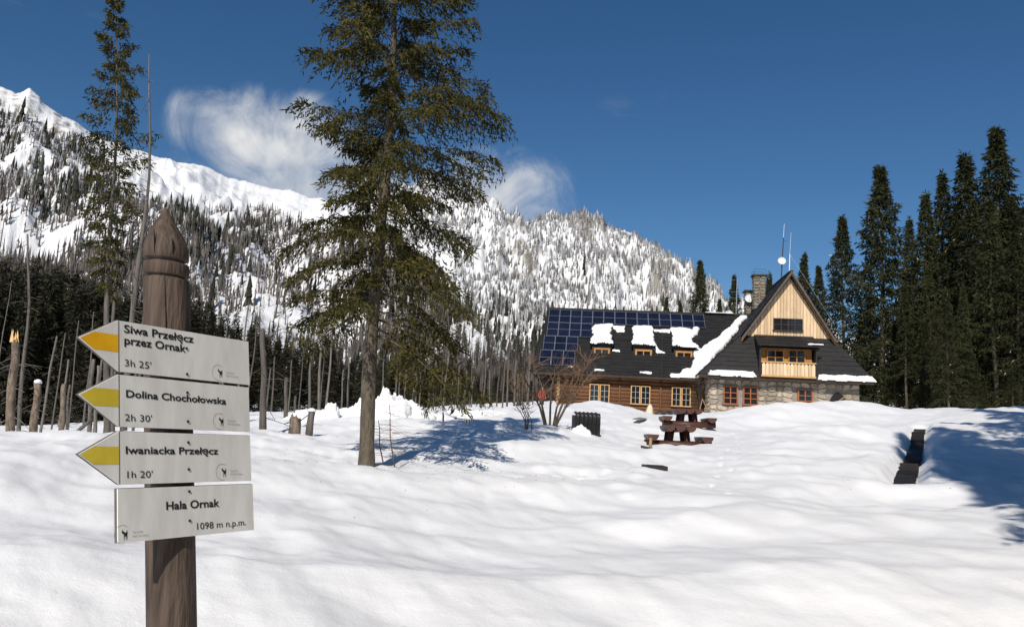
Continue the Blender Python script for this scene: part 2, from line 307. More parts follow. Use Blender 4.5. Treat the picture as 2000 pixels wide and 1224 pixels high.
# ------------------------------------------------------------------ mountains
def mountain(name, crest, foot, power, amp, label, rockfn, rows=210, step=1.9, jit=3.0, flute=0):
    px = np.arange(crest[0][0], crest[-1][0] + .1, step)
    cp = np.array(crest, float); py = np.interp(px, cp[:, 0], cp[:, 1]); Yc = np.interp(px, cp[:, 0], cp[:, 2])
    k = np.ones(9) / 9; Yc = np.convolve(np.pad(Yc, 4, 'edge'), k, 'valid')
    py = py + jit * 2.2 * fbm(px * .03, px * 0 + 3.3, 6, .62)
    dd = _fa[None] + ((px - CX) / F)[:, None] * _ra[None] + ((CY - py) / F)[:, None] * _ua[None]; ax = dd[:, 0] / dd[:, 1]; zc = EYE + Yc * dd[:, 2] / dd[:, 1]
    s = np.linspace(0, 1.28, rows)[:, None]
    y0 = np.minimum(foot, Yc * .8); Y = y0 + (Yc - y0) * s; X = Y * ax
    z0 = 4 + .012 * y0
    pr = np.where(s <= 1, np.abs(s) ** power, 1 - (s - 1) * 1.4)
    Z = z0 - 6 + (zc - z0 + 6) * pr
    env = np.clip(np.minimum(s * 2.2, (1.0 - s) * 5), 0, 1) * np.clip((zc - z0) / 260, .12, 1)
    rid = ridged(X / 190 + 3, Y / 260, 5); n2 = fbm(X / 60, Y / 60 + 7, 5, .55)
    Z = Z + env * amp * (rid * .55 + n2 * .55) + np.clip((s - .5) * 3, 0, 1) * np.clip((1.1 - s) * 8, 0, 1) * 3.2 * (fbm(X / 14, Y / 22, 4, .6) + .7 * ridged(X / 34, Y / 70, 3) * .5)
    fl = ridged(px[None] / 26 + 2 * fbm(px[None] / 60 + 0 * s, s * 3, 3), s * 2.2 + 0 * px[None], 5); Z = Z + flute * env * fl
    V = np.stack([X, Y, Z], -1); nr, nc = X.shape
    # slope for rock
    gx = np.gradient(Z, axis=1) / np.maximum(np.abs(np.gradient(X, axis=1)), .5); gy = np.gradient(Z, axis=0) / np.maximum(np.abs(np.gradient(Y, axis=0)), .5)
    slope = np.hypot(gx, gy); rock = np.clip(rockfn(px[None] + 0 * s, s + 0 * px[None], slope, rid, fl), 0, 1)
    tint = np.repeat(rock.reshape(-1, 1), 3, 1)
    i = np.arange(nr - 1)[:, None] * nc; j = np.arange(nc - 1)[None]
    Q = np.stack([i + j, i + j + 1, i + nc + j + 1, i + nc + j], -1).reshape(-1, 4)
    o = link(name, npmesh(name, V.reshape(-1, 3), Q, MT['mountain'], True, tint)); tag(o, label, None, None, 'structure')
    return px, s[:, 0], V
CREST1 = [(420, 214, 1110), (470, 238, 1120), (560, 292, 1130), (620, 322, 1140), (647, 334, 1150), (668, 345, 1150), (684, 341, 1150), (705, 362, 1160), (722, 374, 1165), (740, 377, 1170), (762, 394, 1180), (800, 408, 1200), (838, 423, 1230),
          (862, 427, 1250), (900, 437, 1270), (935, 454, 1290), (990, 465, 1300), (1040, 475, 1290), (1090, 492, 1200), (1130, 530, 950), (1170, 575, 700), (1205, 612, 520), (1245, 652, 420), (1300, 692, 340), (1360, 722, 300), (1450, 740, 280)]
def rock1(px, s, slope, rid, fl):
    up = np.clip((s - .6) / .3, 0, 1)
    left = np.clip((800 - px) / 60, 0, 1)
    return .12 + up * left * (.33 + .22 * np.clip(slope - 1.0, 0, 1) + .1 * np.clip(fl - .2, 0, 1)) + .10 * up * (1 - left) * np.clip(rid - .6, 0, 1) + .10 * (1 - up)
M1 = mountain('mountain', CREST1, 230, 1.55, 60, 'near snowy mountain flank with forest below a white ridge', rock1, jit=2.6, flute=3)
CREST2 = [(1060, 482, 1580), (1100, 470, 1600), (1180, 455, 1600), (1205, 463, 1600), (1222, 477, 1600), (1245, 488, 1600), (1275, 498, 1590), (1302, 500, 1580), (1312, 494, 1570), (1328, 491, 1560), (1348, 497, 1560), (1360, 503, 1550), (1372, 503, 1550), (1386, 511, 1540), (1397, 528, 1540), (1420, 526, 1530), (1442, 536, 1520), (1462, 549, 1500), (1482, 552, 1500),
          (1497, 565, 1480), (1512, 580, 1460), (1535, 598, 1450), (1580, 615, 1430), (1660, 642, 1400), (1760, 675, 1400), (1900, 690, 1400), (2100, 650, 1400)]
def rock2(px, s, slope, rid, fl):
    cl = np.exp(-((px - 1378) / 16) ** 2) * np.exp(-((s - .93) / .05) ** 2) * .9 + np.exp(-((px - 1415) / 10) ** 2) * np.exp(-((s - .95) / .03) ** 2) * .6 + np.exp(-((px - 1480) / 14) ** 2) * np.exp(-((s - .94) / .04) ** 2) * .4
    gul = np.exp(-((px - 1250 + (1 - s) * 60) / 9) ** 2) * np.clip((s - .6) / .2, 0, 1)
    return .20 + .16 * np.clip(slope - 1.0, 0, 1) + .10 * np.clip(rid - .4, 0, 1) + .16 * np.clip(fl - .1, 0, 1) + .42 * np.clip(fbm(px / 24 + 5, s * 13, 4, .6) - .02, 0, 1) * np.clip((s - .35) * 3, 0, 1) + cl - .4 * gul
M2 = mountain('mountain', CREST2, 620, 1.35, 70, 'far frosted mountain with pale cliffs behind the hut', rock2, jit=11, flute=13)

# forest on the mountain flanks: thousands of trees that read as one mass
def slope_trees(name, label, mtn, n, dens, kinds, seed):
    rg = np.random.default_rng(seed); px, s, V = mtn; nr, nc, _ = V.shape
    i = rg.random(n) * (nr - 2); j = rg.random(n) * (nc - 2); i0 = i.astype(int); j0 = j.astype(int); fi = (i - i0)[:, None]; fj = (j - j0)[:, None]
    p = (V[i0, j0] * (1 - fi) + V[i0 + 1, j0] * fi) * (1 - fj) + (V[i0, j0 + 1] * (1 - fi) + V[i0 + 1, j0 + 1] * fi) * fj
    sx, sy = scr(p); ss = s[i0]; keep = (ss < 1.02) & (rg.random(n) < dens(sx, sy, ss, p))
    p = p[keep]; sx = sx[keep]; sy = sy[keep]
    allV, allQ, allT = [], [], []; off = 0
    kidx = kinds(sx, sy, p, rg)
    for k in range(3):
        q = p[kidx == k]
        if not len(q): continue
        m = len(q)
        if k == 0:      # bare grey trunk with short twigs
            T = [(-.25, 0, 0), (.25, 0, 0), (.1, .1, 1), (-.5, 0, .35), (0, .1, .42), (0, 0, .62), (.52, 0, .45), (0, -.1, .5), (0, 0, .75), (0, -.28, 0), (.03, .25, 0), (0, 0, 1)]
            Fc = [(0, 1, 2), (3, 4, 5), (6, 7, 8), (9, 10, 11)]
            hgt = rg.uniform(9, 19, m); wid = rg.uniform(1.6, 3.4, m); col = np.where(q[:, 1] < 480, .62, 1.0)[:, None] * np.array([.15, .132, .12]) * rg.uniform(.7, 1.7, m)[:, None]
        else:
            T = []; Fc = []
            for t, (za, zb, rad) in enumerate(((.05, .5, .5), (.3, .75, .36), (.55, 1.0, .24))):
                b0 = len(T); T += [(rad * math.cos(2 * math.pi * (g + .4 * t) / 5) * (1.15 if g % 2 else .8), rad * math.sin(2 * math.pi * (g + .4 * t) / 5), za + (.05 if g % 2 else 0)) for g in range(5)] + [(0, 0, zb)]
                Fc += [(b0 + g, b0 + (g + 1) % 5, b0 + 5) for g in range(5)]
            if k == 1: hgt = rg.uniform(5, 13, m) + rg.exponential(4, m); wid = hgt * rg.uniform(.22, .36, m); col = np.array([.03, .033, .024]) * rg.uniform(.7, 1.8, m)[:, None]
            else: hgt = rg.uniform(6, 14, m); wid = hgt * rg.uniform(.24, .36, m); g = rg.beta(1.2, 1.6, m)[:, None]; col = np.array([.10, .10, .095]) * (1 - g) + np.array([.66, .67, .69]) * g
        T = np.array(T); Fc = np.array(Fc); ang = rg.random(m) * 6.283; c, s_ = np.cos(ang)[:, None], np.sin(ang)[:, None]
        x = T[None, :, 0] * wid[:, None]; y = T[None, :, 1] * wid[:, None]; z = T[None, :, 2] * hgt[:, None] - .6
        lean = rg.normal(0, .03, (m, 1))
        W = np.stack([q[:, None, 0] + x * c - y * s_ + lean * z, q[:, None, 1] + x * s_ + y * c, q[:, None, 2] + z], -1)
        allV.append(W.reshape(-1, 3)); allQ.append((Fc[None] + (np.arange(m) * len(T))[:, None, None] + off).reshape(-1, 3)); allT.append(np.repeat(col, len(T), 0)); off += m * len(T)
    o = link(name, npmesh(name, np.vstack(allV), np.vstack(allQ), MT['slope_tree'], False, np.vstack(allT)))
    return tag(o, label, 'forest', None, 'stuff')
def dens1(sx, sy, ss, p):
    tl = np.interp(sx, [-800, 300, 640, 700, 780, 800, 850, 950, 1000, 1060, 1400], [330, 300, 352, 372, 415, 470, 480, 484, 500, 515, 520])   # tree line in photo rows
    d = np.clip((sy - tl + 18 * fbm(sx * .05, sy * .05, 3)) / 26, 0, 1)
    d = d * np.clip(.92 + 2.2 * fbm(p[:, 0] / 95, p[:, 1] / 120, 4), .03, 1)
    clear = np.exp(-((sx - 960) / 120) ** 2) * np.clip((sy - 545) / 30, 0, 1) * .62
    far = np.clip((p[:, 1] / 620), .12, 1) * np.where(p[:, 1] < 520, .5, 1)
    return d * (1 - clear) * far
def kinds1(sx, sy, p, rg):
    u = rg.random(len(sx)); cl = fbm(p[:, 0] / 45 + 8, p[:, 1] / 45, 3)
    dark = np.where(p[:, 1] < 520, -.9, 0) + np.where(sx > 1130, .25, np.clip(.1 + .9 * cl, .02, .6))
    fro = np.where((sx < 800) & (sy < 470), .5, .08)
    return np.where(u < dark, 1, np.where(u < dark + fro, 2, 0))
slope_trees('slope_forest', 'grey leafless and dark spruce forest covering the near mountain flank', M1, 90000, dens1, kinds1, 5)
def dens2(sx, sy, ss, p):
    d = np.clip(.75 + 1.2 * fbm(p[:, 0] / 90, p[:, 1] / 90, 4), .12, 1)
    gul = np.exp(-((sx - 1252 + (sy - 500) * .16) / 9) ** 2) * np.clip((585 - sy) / 20, 0, 1)
    return d * (1 - .95 * gul) * np.clip((1 - ss) * 12 - .35, 0, 1) * ((sx > 1090) & (sx < 1640))
def kinds2(sx, sy, p, rg):
    u = rg.random(len(sx)); dark = np.clip((sy - 600) / 160, 0.005, .5)
    return np.where(u < dark, 1, np.where(u < dark + .12, 0, 2))
slope_trees('slope_forest', 'frost-whitened forest covering the far mountain behind the hut', M2, 110000, dens2, kinds2, 6)

# ------------------------------------------------------------------ trees
def spruce(seed, H, crown0, Rfun, nb, ntw, ncl, clen, cwid, trunk_r, bark, needle, bias=0, droop=.35, lean=(0, 0), hang=.5, sides=8, gap=0, tw=1.0, fleck=0):
    """returns (trunk mesh, crown mesh); foot at the origin"""
    rg = np.random.default_rng(seed); rd = random.Random(seed)
    ax = lambda t: Vector((lean[0] * H * t + .004 * H * math.sin(t * 9 + seed), lean[1] * H * t + .004 * H * math.cos(t * 7 + seed), H * t))
    tb = MB(); ts = [0, .012, .03, .07, .15, .25, .35, .45, .55, .65, .75, .85, .93, 1]
    rads = [trunk_r * (1.25 if t == 0 else 1.12 if t < .02 else 1.0) * max(.03, (1 - t) ** .85) for t in ts]
    p0 = [ax(t) for t in ts]; p0[0] = p0[0] - Vector((0, 0, .5 + .01 * H)); tb.tube(p0, rads, sides, rough=.05)
    starts, dirs, lens, shade = [], [], [], []
    for i in range(nb):
        t = crown0 + (1 - crown0) * ((i + rd.random()) / nb) ** .92
        if gap and vn(np.array([t * 9 + seed]), np.array([.5]))[0] > .5 - gap: continue
        az = i * 2.39996 + rd.uniform(-.5, .5)
        L = Rfun(t) * rd.choice((.5, .72, .85, .95, 1.05, 1.2)) * rd.uniform(.92, 1.08) * (1 + bias * math.cos(az))
        if L < .05: continue
        d = Vector((math.cos(az), math.sin(az), 0)); side = Vector((-d.y, d.x, 0)); b0 = ax(t)
        up = rd.uniform(-.05, .22) * (1 - t) + .45 * t * rd.uniform(.6, 1.1) ; dr = droop * rd.uniform(.7, 1.3) * (1.15 - t)
        pos = lambda q: b0 + d * (L * q * (1 - .08 * q)) + Vector((0, 0, L * (up * q - dr * q * q + .12 * q ** 3)))
        if trunk_r > .12:
            tb.tube([pos(q) for q in (0, .3, .6, .9)], [max(.006, trunk_r * .16 * (1 - t * .6)) * k for k in (1, .7, .45, .2)], 3, cap=False)
        n = max(3, int(ntw * (.45 + .55 * L / max(Rfun(crown0 + .15), .1))))
        for k in range(n):
            q = .16 + .84 * (k + rd.random()) / n; sg = 1 if k % 2 else -1
            dd = (side * sg * rd.uniform(.4, 1) + d * rd.uniform(.35, .9) + Vector((0, 0, rd.uniform(-.35, .12) - hang * rd.random()))).normalized()
            starts.append(pos(q)); dirs.append(dd); lens.append(tw * L * (.16 + .34 * (1 - q)) * rd.uniform(.6, 1.2) + clen * .4); shade.append(rd.uniform(.65, 1.35))
    # leader
    for k in range(6):
        starts.append(ax(.955 + .007 * k)); dirs.append(Vector((rd.uniform(-.5, .5), rd.uniform(-.5, .5), .8)).normalized()); lens.append(H * .02); shade.append(1)
    S = np.array([tuple(p) for p in starts]); D = np.array([tuple(p) for p in dirs]); Ln = np.array(lens); Sh = np.array(shade)
    m = len(S); k = ncl; f = (np.arange(k)[None] + rg.random((m, k))) / k
    pos = S[:, None] + D[:, None] * (Ln[:, None] * f)[..., None]; pos[..., 2] -= hang * .5 * Ln[:, None] * f ** 2
    pos += rg.normal(0, clen * .16, pos.shape)
    cd = D[:, None] * .8 + rg.normal(0, .55, pos.shape); cd[..., 2] -= hang * .45; cd /= np.linalg.norm(cd, axis=-1, keepdims=True)
    wv = np.cross(cd, rg.normal(0, 1, pos.shape)); wv /= np.linalg.norm(wv, axis=-1, keepdims=True) + 1e-9
    cl = clen * rg.uniform(.6, 1.3, (m, k, 1)); cw = cwid * rg.uniform(.6, 1.3, (m, k, 1))
    V = np.stack([pos, pos + cd * cl * .45 + wv * cw * .5, pos + cd * cl, pos + cd * cl * .45 - wv * cw * .5], 2).reshape(-1, 3)
    Q = np.arange(m * k * 4).reshape(-1, 4); tint = np.repeat(np.repeat(Sh[:, None], k, 1).reshape(-1), 4)[:, None] * np.array([[1, 1, 1]])
    if fleck: tint = np.where(np.repeat(rg.random(m * k) < fleck, 4)[:, None], np.array([[15, 14.5, 26]]), tint)     # clots of snow left on the boughs
    return tb.mesh('trunk', bark, True), npmesh('crown', V, Q, needle, False, tint)
def put_tree(meshes, loc, rz=0, sc=(1, 1, 1), name='spruce_tree', label=None, group=None):
    e = empty(name, loc, rz, label, 'tree', group); e.scale = sc
    t = link('trunk', meshes[0], e); c = link('crown', meshes[1], e)
    return e
def prof(points):
    xs = [p[0] for p in points]; ys = [p[1] for p in points]
    return lambda t: float(np.interp(t, xs, ys))

# the tall spruce in the middle
b = place(1100, 17); top = P(1147, 22, 17); Hm = top.z - b.z
MAIN = spruce(3, Hm, .22, prof([(0, 1.7), (.22, 1.9), (.3, 2.3), (.38, 2.0), (.46, 2.05), (.58, 1.95), (.66, 1.75), (.8, 1.05), (.92, .42), (1, .05)]), 138, 42, 15, .13, .036, .16, MT['bark'], MT['needle_olive'], bias=.12, droop=.6, lean=((top.x - b.x) / Hm, 0), hang=.75, sides=14, gap=.06, tw=.8)
main_tree = put_tree(MAIN, b, label='tall olive-green spruce standing alone in the middle of the snow')
# low boughs hanging to the right of the trunk, as one more bough part
def boughs():
    rg = random.Random(5); tb = MB(); S, D, Ln = [], [], []
    for h, L, az, n in ((3.1, 2.3, .1, 70), (2.75, 2.1, -.35, 60), (2.9, 1.9, .6, 55), (2.3, 1.5, -.1, 36), (3.3, 1.4, 2.9, 36), (3.6, 1.6, 3.3, 40)):
        d = Vector((math.cos(az), math.sin(az), 0)); o = Vector(((top.x - b.x) * h / Hm, 0, h))
        pos = lambda q: o + d * (L * q) + Vector((0, 0, -L * .75 * q ** 1.4 + .2 * q))
        tb.tube([pos(q / 5) for q in range(6)], [.028, .022, .017, .013, .009, .005], 4)
        for k in range(n):
            q = rg.uniform(.22, 1); S.append(pos(q)); D.append(Vector((rg.uniform(-.6, .9), rg.uniform(-.8, .8), rg.uniform(-.9, .1))).normalized()); Ln.append(rg.uniform(.2, .5))
    g = np.random.default_rng(2); S = np.array([tuple(p) for p in S]); D = np.array([tuple(p) for p in D]); Ln = np.array(Ln); m = len(S); k = 12
    f = (np.arange(k)[None] + g.random((m, k))) / k; pos = S[:, None] + D[:, None] * (Ln[:, None] * f)[..., None] + g.normal(0, .025, (m, k, 3))
    cd = D[:, None] * .8 + g.normal(0, .55, pos.shape); cd[..., 2] -= .35; cd /= np.linalg.norm(cd, axis=-1, keepdims=True); wv = np.cross(cd, g.normal(0, 1, pos.shape)); wv /= np.linalg.norm(wv, axis=-1, keepdims=True)
    cl = .15 * g.uniform(.6, 1.3, (m, k, 1)); cw = .034 * g.uniform(.6, 1.3, (m, k, 1))
    V = np.stack([pos, pos + cd * cl * .45 + wv * cw * .5, pos + cd * cl, pos + cd * cl * .45 - wv * cw * .5], 2).reshape(-1, 3)
    bo = tb.build('bough', MT['bark'], main_tree, True); link('needles', npmesh('needles', V, np.arange(m * k * 4).reshape(-1, 4), MT['needle_olive'], False, np.full((m * k * 4, 3), 1.15)), bo)
boughs()

# the thin ragged spruce on the left
b = place(777, 34); top = P(793, 212, 34); Hl = top.z - b.z
LEFT = spruce(8, Hl, .30, prof([(0, .6), (.3, .7), (.42, 1.0), (.55, 1.5), (.72, 1.25), (.85, .8), (1, .05)]), 90, 17, 8, .22, .06, .14, MT['deadbark'], MT['needle_olive'], droop=.5, lean=((top.x - b.x) / Hl, 0), hang=.7, gap=.12)
put_tree(LEFT, b, label='thin ragged spruce with bare lower trunk rising behind the trail sign')

# spruces of the wood behind and right of the hut
conic = prof([(0, .85), (.06, 1), (.16, .98), (.3, .85), (.5, .60), (.7, .35), (.85, .165), (.95, .05), (1, .01)])
SP = [spruce(20 + k, 22, .04 + .03 * k, lambda t, k=k: (4.4 + .2 * k) * conic(t) ** (.85, 1.0, 1.15, .95)[k], (150, 120, 135, 105)[k], 23, 6, .48, .13, .26, MT['bark'], MT['needle_dark'], droop=.4, hang=.6, gap=(.02, .07, .04, .10)[k], fleck=.0022) for k in range(4)]
TALL = spruce(31, 24, .30, lambda t: 3.5 * conic(t), 110, 16, 6, .48, .13, .26, MT['bark'], MT['needle_dark'], droop=.4, hang=.6, gap=.05)
def top_tree(px, py, Y, k, label, group=None, w=1.0):
    b = place(px, Y); h = P(px, py, Y).z - b.z; m = (SP + [TALL])[k]; q = h / (24 if k == 4 else 22)
    return put_tree(m, b, random.uniform(0, 6), (q * w, q * w, q), label=label, group=group)
for px, py, Y, k, w, lab in ((1740, 437, 72, 0, 1.0, 'tall pointed spruce standing just right of the hut gable'), (1690, 497, 78, 1, .95, 'spruce between the hut gable and the tall pointed spruce'), (1642, 543, 92, 2, .9, 'small spruce tip rising just right of the gable peak'), (1660, 560, 90, 0, .8, 'shorter spruce close beside the small tip right of the gable peak'),
                             (1775, 500, 82, 4, .9, 'narrow spruce in the gap right of the tall pointed spruce'), (1797, 470, 74, 1, .9, 'spruce above the right end of the plank path'), (1818, 443, 76, 4, .95, 'spruce second left of the highest right-hand treetop'), (1850, 423, 72, 3, 1.05, 'broad dark spruce left of the highest right-hand treetop'), (1892, 390, 70, 0, .95, 'spruce with the highest top in the right-hand wood'),
                             (1510, 553, 100, 0, .8, 'spruce rising behind the roof ridge at the far mountain edge'), (1468, 597, 112, 1, .75, 'lower spruce tip behind the solar panels, left one'), (1485, 600, 115, 2, .75, 'lower spruce tip behind the solar panels, right one'), (1553, 570, 104, 1, .8, 'spruce behind the roof left of the chimney'), (1598, 567, 112, 2, .8, 'spruce tip between the chimney and the gable'), (1535, 600, 118, 3, .7, 'small spruce behind the ridge end of the solar panels')):
    top_tree(px, py, Y, k, lab, 'spruces of the wood by the hut', w)
WOODL, WOODG = 'dark spruce inside the dense wood right of the hut', 'spruces filling the right-hand wood'
for px in range(1708, 2010, 16):
    for row in range(2):
        p = px + random.uniform(-7, 7); Y = (62, 84)[row] + random.uniform(-5, 12)
        if row == 0 and p < 1745: continue
        lim = np.interp(p, [1700, 1740, 1775, 1800, 1850, 1900, 1960, 2040, 2300], [560, 520, 560, 520, 470, 440, 415, 390, 340])
        top_tree(p, lim + random.uniform(0, 110), Y, random.choice((0, 1, 2, 3, 4, 4)), WOODL, WOODG, random.uniform(.85, 1.1))
for px in range(1850, 2000, 26):
    top_tree(px + random.uniform(-9, 9), random.uniform(600, 690), 57 + random.uniform(-3, 5), random.randrange(3), 'low young spruce at the shaded edge of the right-hand wood', 'young spruces at the wood edge', 1.2)
# spruces beside and behind the viewer on the right: they are out of the frame and shade the snow
for x, y, h, k in ((5.6, -1.5, 22, 1), (7.8, 3.2, 22, 0), (10.6, 8.0, 20, 3), (14, 12.6, 21, 1), (18.3, 17.5, 22, 2), (22.5, 23, 22, 0), (27.8, 29, 22, 3), (3.0, -10, 21, 4), (6.5, -6, 22, 1), (9.5, -1, 22, 3), (12.5, 4, 22, 4), (1.2, -19, 20, 4), (5, -15, 22, 0), (3.9, -5.5, 20, 2), (6.8, .6, 21, 2), (4.9, -3.2, 20, 4), (7.6, -3.4, 22, 0), (9.2, 5.6, 20, 1)):
    m = (SP + [TALL])[k]; q = h / (24 if k == 4 else 22)
    put_tree(m, (x, y, gz(x, y) - .1), random.uniform(0, 6), (q * .62, q * .62, q), label='spruce at the near wood edge beside the path', group='spruces at the near wood edge')

# the dark forest across the back on the left
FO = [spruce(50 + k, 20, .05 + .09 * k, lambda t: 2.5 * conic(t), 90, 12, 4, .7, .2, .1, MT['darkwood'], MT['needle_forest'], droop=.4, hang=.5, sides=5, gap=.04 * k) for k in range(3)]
def forest_top(px): return float(np.interp(px, [-300, 0, 300, 500, 647, 700, 760, 830, 900, 1000, 1060, 1100, 1200, 1320], [505, 500, 505, 528, 546, 554, 574, 586, 600, 636, 650, 655, 668, 692]))
def forest_spot(p, Y, extra):
    b = place(p, Y); py = forest_top(p) + abs(random.gauss(0, 20)) + extra; h = max(3, P(p, py, Y).z - b.z)
    return b, h / 20, min(1.6, random.uniform(.9, 1.2) * (1.5 if h < 12 else 1))
for px in np.arange(560, 1330, 6.2):
    p = px + random.uniform(-5, 5); b, q, w = forest_spot(p, random.uniform(70, 95) + (40 if p > 900 else 0), 14)
    put_tree(FO[random.randrange(3)], b, random.uniform(0, 6), (q * w, q * w, q), label='dark spruce in the dense forest behind the bare trunks', group='spruces of the dark left-hand forest')
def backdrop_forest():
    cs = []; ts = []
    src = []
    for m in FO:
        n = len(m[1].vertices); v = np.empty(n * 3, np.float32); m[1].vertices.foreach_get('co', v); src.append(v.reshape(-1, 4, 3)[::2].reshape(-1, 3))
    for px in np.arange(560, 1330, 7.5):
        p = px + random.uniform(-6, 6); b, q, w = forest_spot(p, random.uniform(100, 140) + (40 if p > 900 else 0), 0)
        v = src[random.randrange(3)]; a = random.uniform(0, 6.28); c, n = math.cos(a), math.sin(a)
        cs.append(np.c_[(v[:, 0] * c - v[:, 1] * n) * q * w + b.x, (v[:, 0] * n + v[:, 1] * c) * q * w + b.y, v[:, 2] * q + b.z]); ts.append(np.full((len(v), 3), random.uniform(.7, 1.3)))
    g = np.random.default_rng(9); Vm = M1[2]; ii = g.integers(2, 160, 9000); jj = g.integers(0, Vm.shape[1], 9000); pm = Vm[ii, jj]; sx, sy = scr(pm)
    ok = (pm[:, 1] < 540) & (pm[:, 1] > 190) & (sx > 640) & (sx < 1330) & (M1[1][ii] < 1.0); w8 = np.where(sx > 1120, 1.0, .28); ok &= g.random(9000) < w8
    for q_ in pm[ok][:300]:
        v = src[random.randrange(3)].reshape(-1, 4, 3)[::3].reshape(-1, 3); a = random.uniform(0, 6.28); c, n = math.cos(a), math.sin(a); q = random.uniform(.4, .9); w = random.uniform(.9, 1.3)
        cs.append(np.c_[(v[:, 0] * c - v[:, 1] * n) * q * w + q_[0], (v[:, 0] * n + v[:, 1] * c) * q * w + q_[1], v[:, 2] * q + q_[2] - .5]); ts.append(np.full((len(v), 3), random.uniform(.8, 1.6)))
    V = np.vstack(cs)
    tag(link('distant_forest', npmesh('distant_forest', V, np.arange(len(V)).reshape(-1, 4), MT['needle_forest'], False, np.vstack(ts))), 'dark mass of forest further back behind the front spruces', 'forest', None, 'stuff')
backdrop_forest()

# dead trees: bare standing trunks
def dead_mesh(seed, H, r0, r1, twigs, snag=False, tl=.5):
    rd = random.Random(seed); mb = MB(); n = 9
    path = [Vector((.012 * H * math.sin(i * .9 + seed) * i / n, .012 * H * math.cos(i * .7 + seed) * i / n, H * i / n)) for i in range(n + 1)]; path[0].z = -.6
    mb.tube(path, [r0 * (1.15 if i == 0 else 1) + (r1 - r0) * i / n for i in range(n + 1)], 7 if not snag else 10, rough=.09)
    tw = MB()
    for k in range(twigs):
        t = rd.uniform(.12, .98); a = rd.uniform(0, 6.283); L = tl * rd.uniform(.4, 1.3) * (1.15 - t * .7); o = path[0].lerp(path[-1], t); o.z = H * t
        d = Vector((math.cos(a), math.sin(a), rd.uniform(-.5, .1)))
        tw.tube([o, o + d * L * .6, o + d * L + Vector((0, 0, -.12 * L))], [max(.012, r0 * .12), max(.01, r0 * .09), .007], 3, cap=False)
    mesh = mb.mesh('trunk', MT['snag'] if snag else MT['deadbark'], True)
    return mesh, (tw.mesh('branchwork', MT['deadbark']) if twigs else None)
def put_dead(ms, loc, rz, sc, lean, label, group=None, name='dead_tree'):
    e = empty(name, loc, rz, label, 'dead tree', group); e.scale = sc; e.rotation_euler = (lean[1], lean[0], rz)
    link('trunk', ms[0], e)
    if ms[1]: tag(link('branchwork', ms[1], e), kind='stuff')
    return e
def torn_top(e, H, r, seed):
    rd = random.Random(seed); mb = MB()
    for k in range(7):
        a = k * .9; w = r * .42
        mb.add([(r * .6 * math.cos(a) - w, r * .6 * math.sin(a), H - .06), (r * .6 * math.cos(a) + w, r * .6 * math.sin(a), H - .06), (r * .6 * math.cos(a), r * .6 * math.sin(a) + w, H - .06), (r * .55 * math.cos(a), r * .55 * math.sin(a), H + rd.uniform(.12, .42))], [(0, 1, 3), (1, 2, 3), (2, 0, 3), (0, 2, 1)])
    mb.build('torn_top', MT['fresh'], e)
def dead_px(px0, Y, pxt, pyt, wpx, label, twigs, snag=False, seed=1, wtop=None, tl=.5):
    b = place(px0, Y); t = P(pxt, pyt, Y); H = t.z - b.z; r = wpx / F * Y / 2
    e = put_dead(dead_mesh(seed, H, r, r * .8 if snag else (wtop or .35) * r, twigs, snag, tl), b, 0, (1, 1, 1), (math.atan2(t.x - b.x, H), 0), label)
    return e, H, r
e, H, r = dead_px(658, 22, 665, 650, 11, 'thick broken snag with a bright orange torn top', 22, True, 1, tl=.6); torn_top(e, H, r, 3)
e, H, r = dead_px(687, 24, 694, 703, 9.5, 'shorter broken snag with flaking reddish bark and a snowy top', 18, True, 2, tl=.5)
MB().tube([(0, 0, H - .03), (0, 0, H + .05), (0, 0, H + .09)], [r * .95, r * .9, r * .3], 9).build('snow_cap', MT['roofsnow'], e, True)
dead_px(669, 27, 686, 520, 5.5, 'slender leaning dead trunk just right of the thick torn snag', 26, False, 3, .4, .6)
dead_px(722, 30, 727, 705, 7, 'grey broken trunk left of the yellow arrows', 8, True, 4)
dead_px(728, 31, 733, 706, 3.6, 'thin dead pole touching the grey broken trunk', 4, False, 5, .6)
dead_px(757, 40, 761, 674, 5.5, 'brownish dead trunk behind the arrow tips, left of a pair', 12, False, 6, .8)
dead_px(764, 41, 768, 682, 4.5, 'pale dead trunk behind the arrow tips, right of a pair', 8, False, 7, .8)
dead_px(786, 36, 789, 470, 5, 'bare trunk standing close beside the ragged left spruce', 18, False, 8, .5)
dead_px(799, 33, 839, 300, 8.5, 'very tall leaning dead spruce above the sign post', 60, False, 9, .16, .85)
dead_px(972, 24, 973, 637, 8.5, 'straight bare trunk in the snow just right of the sign boards', 16, False, 10, .72, 1.1)
dead_px(1000, 37, 1001, 697, 5.5, 'short grey dead trunk right of the straight bare trunk', 8, False, 11, .7)
dead_px(1011.5, 34, 1012, 720, 4, 'thin broken pole behind the split stump', 2, False, 12, .7)
dead_px(1029, 42, 1032, 648, 4, 'slim dead trunk above the snow-capped stump', 14, False, 13, .5)
dead_px(1041, 44, 1044, 625, 4.2, 'slim tall dead trunk left of the big spruce', 16, False, 14, .45)
dead_px(1077, 48, 1078, 655, 3, 'thin dead trunk between the snow heap and the big spruce', 8, False, 15, .5)
dead_px(1195, 27, 1195, 740, 2.4, 'small thin stake in the snow right of the heap', 0, False, 16, .8)
DM = [dead_mesh(60 + k, 14, .16, .05, 34, False, 1.3) for k in range(4)]; DS = [dead_mesh(70 + k, 7, .15, .1, 12, False, 1.0) for k in range(3)]
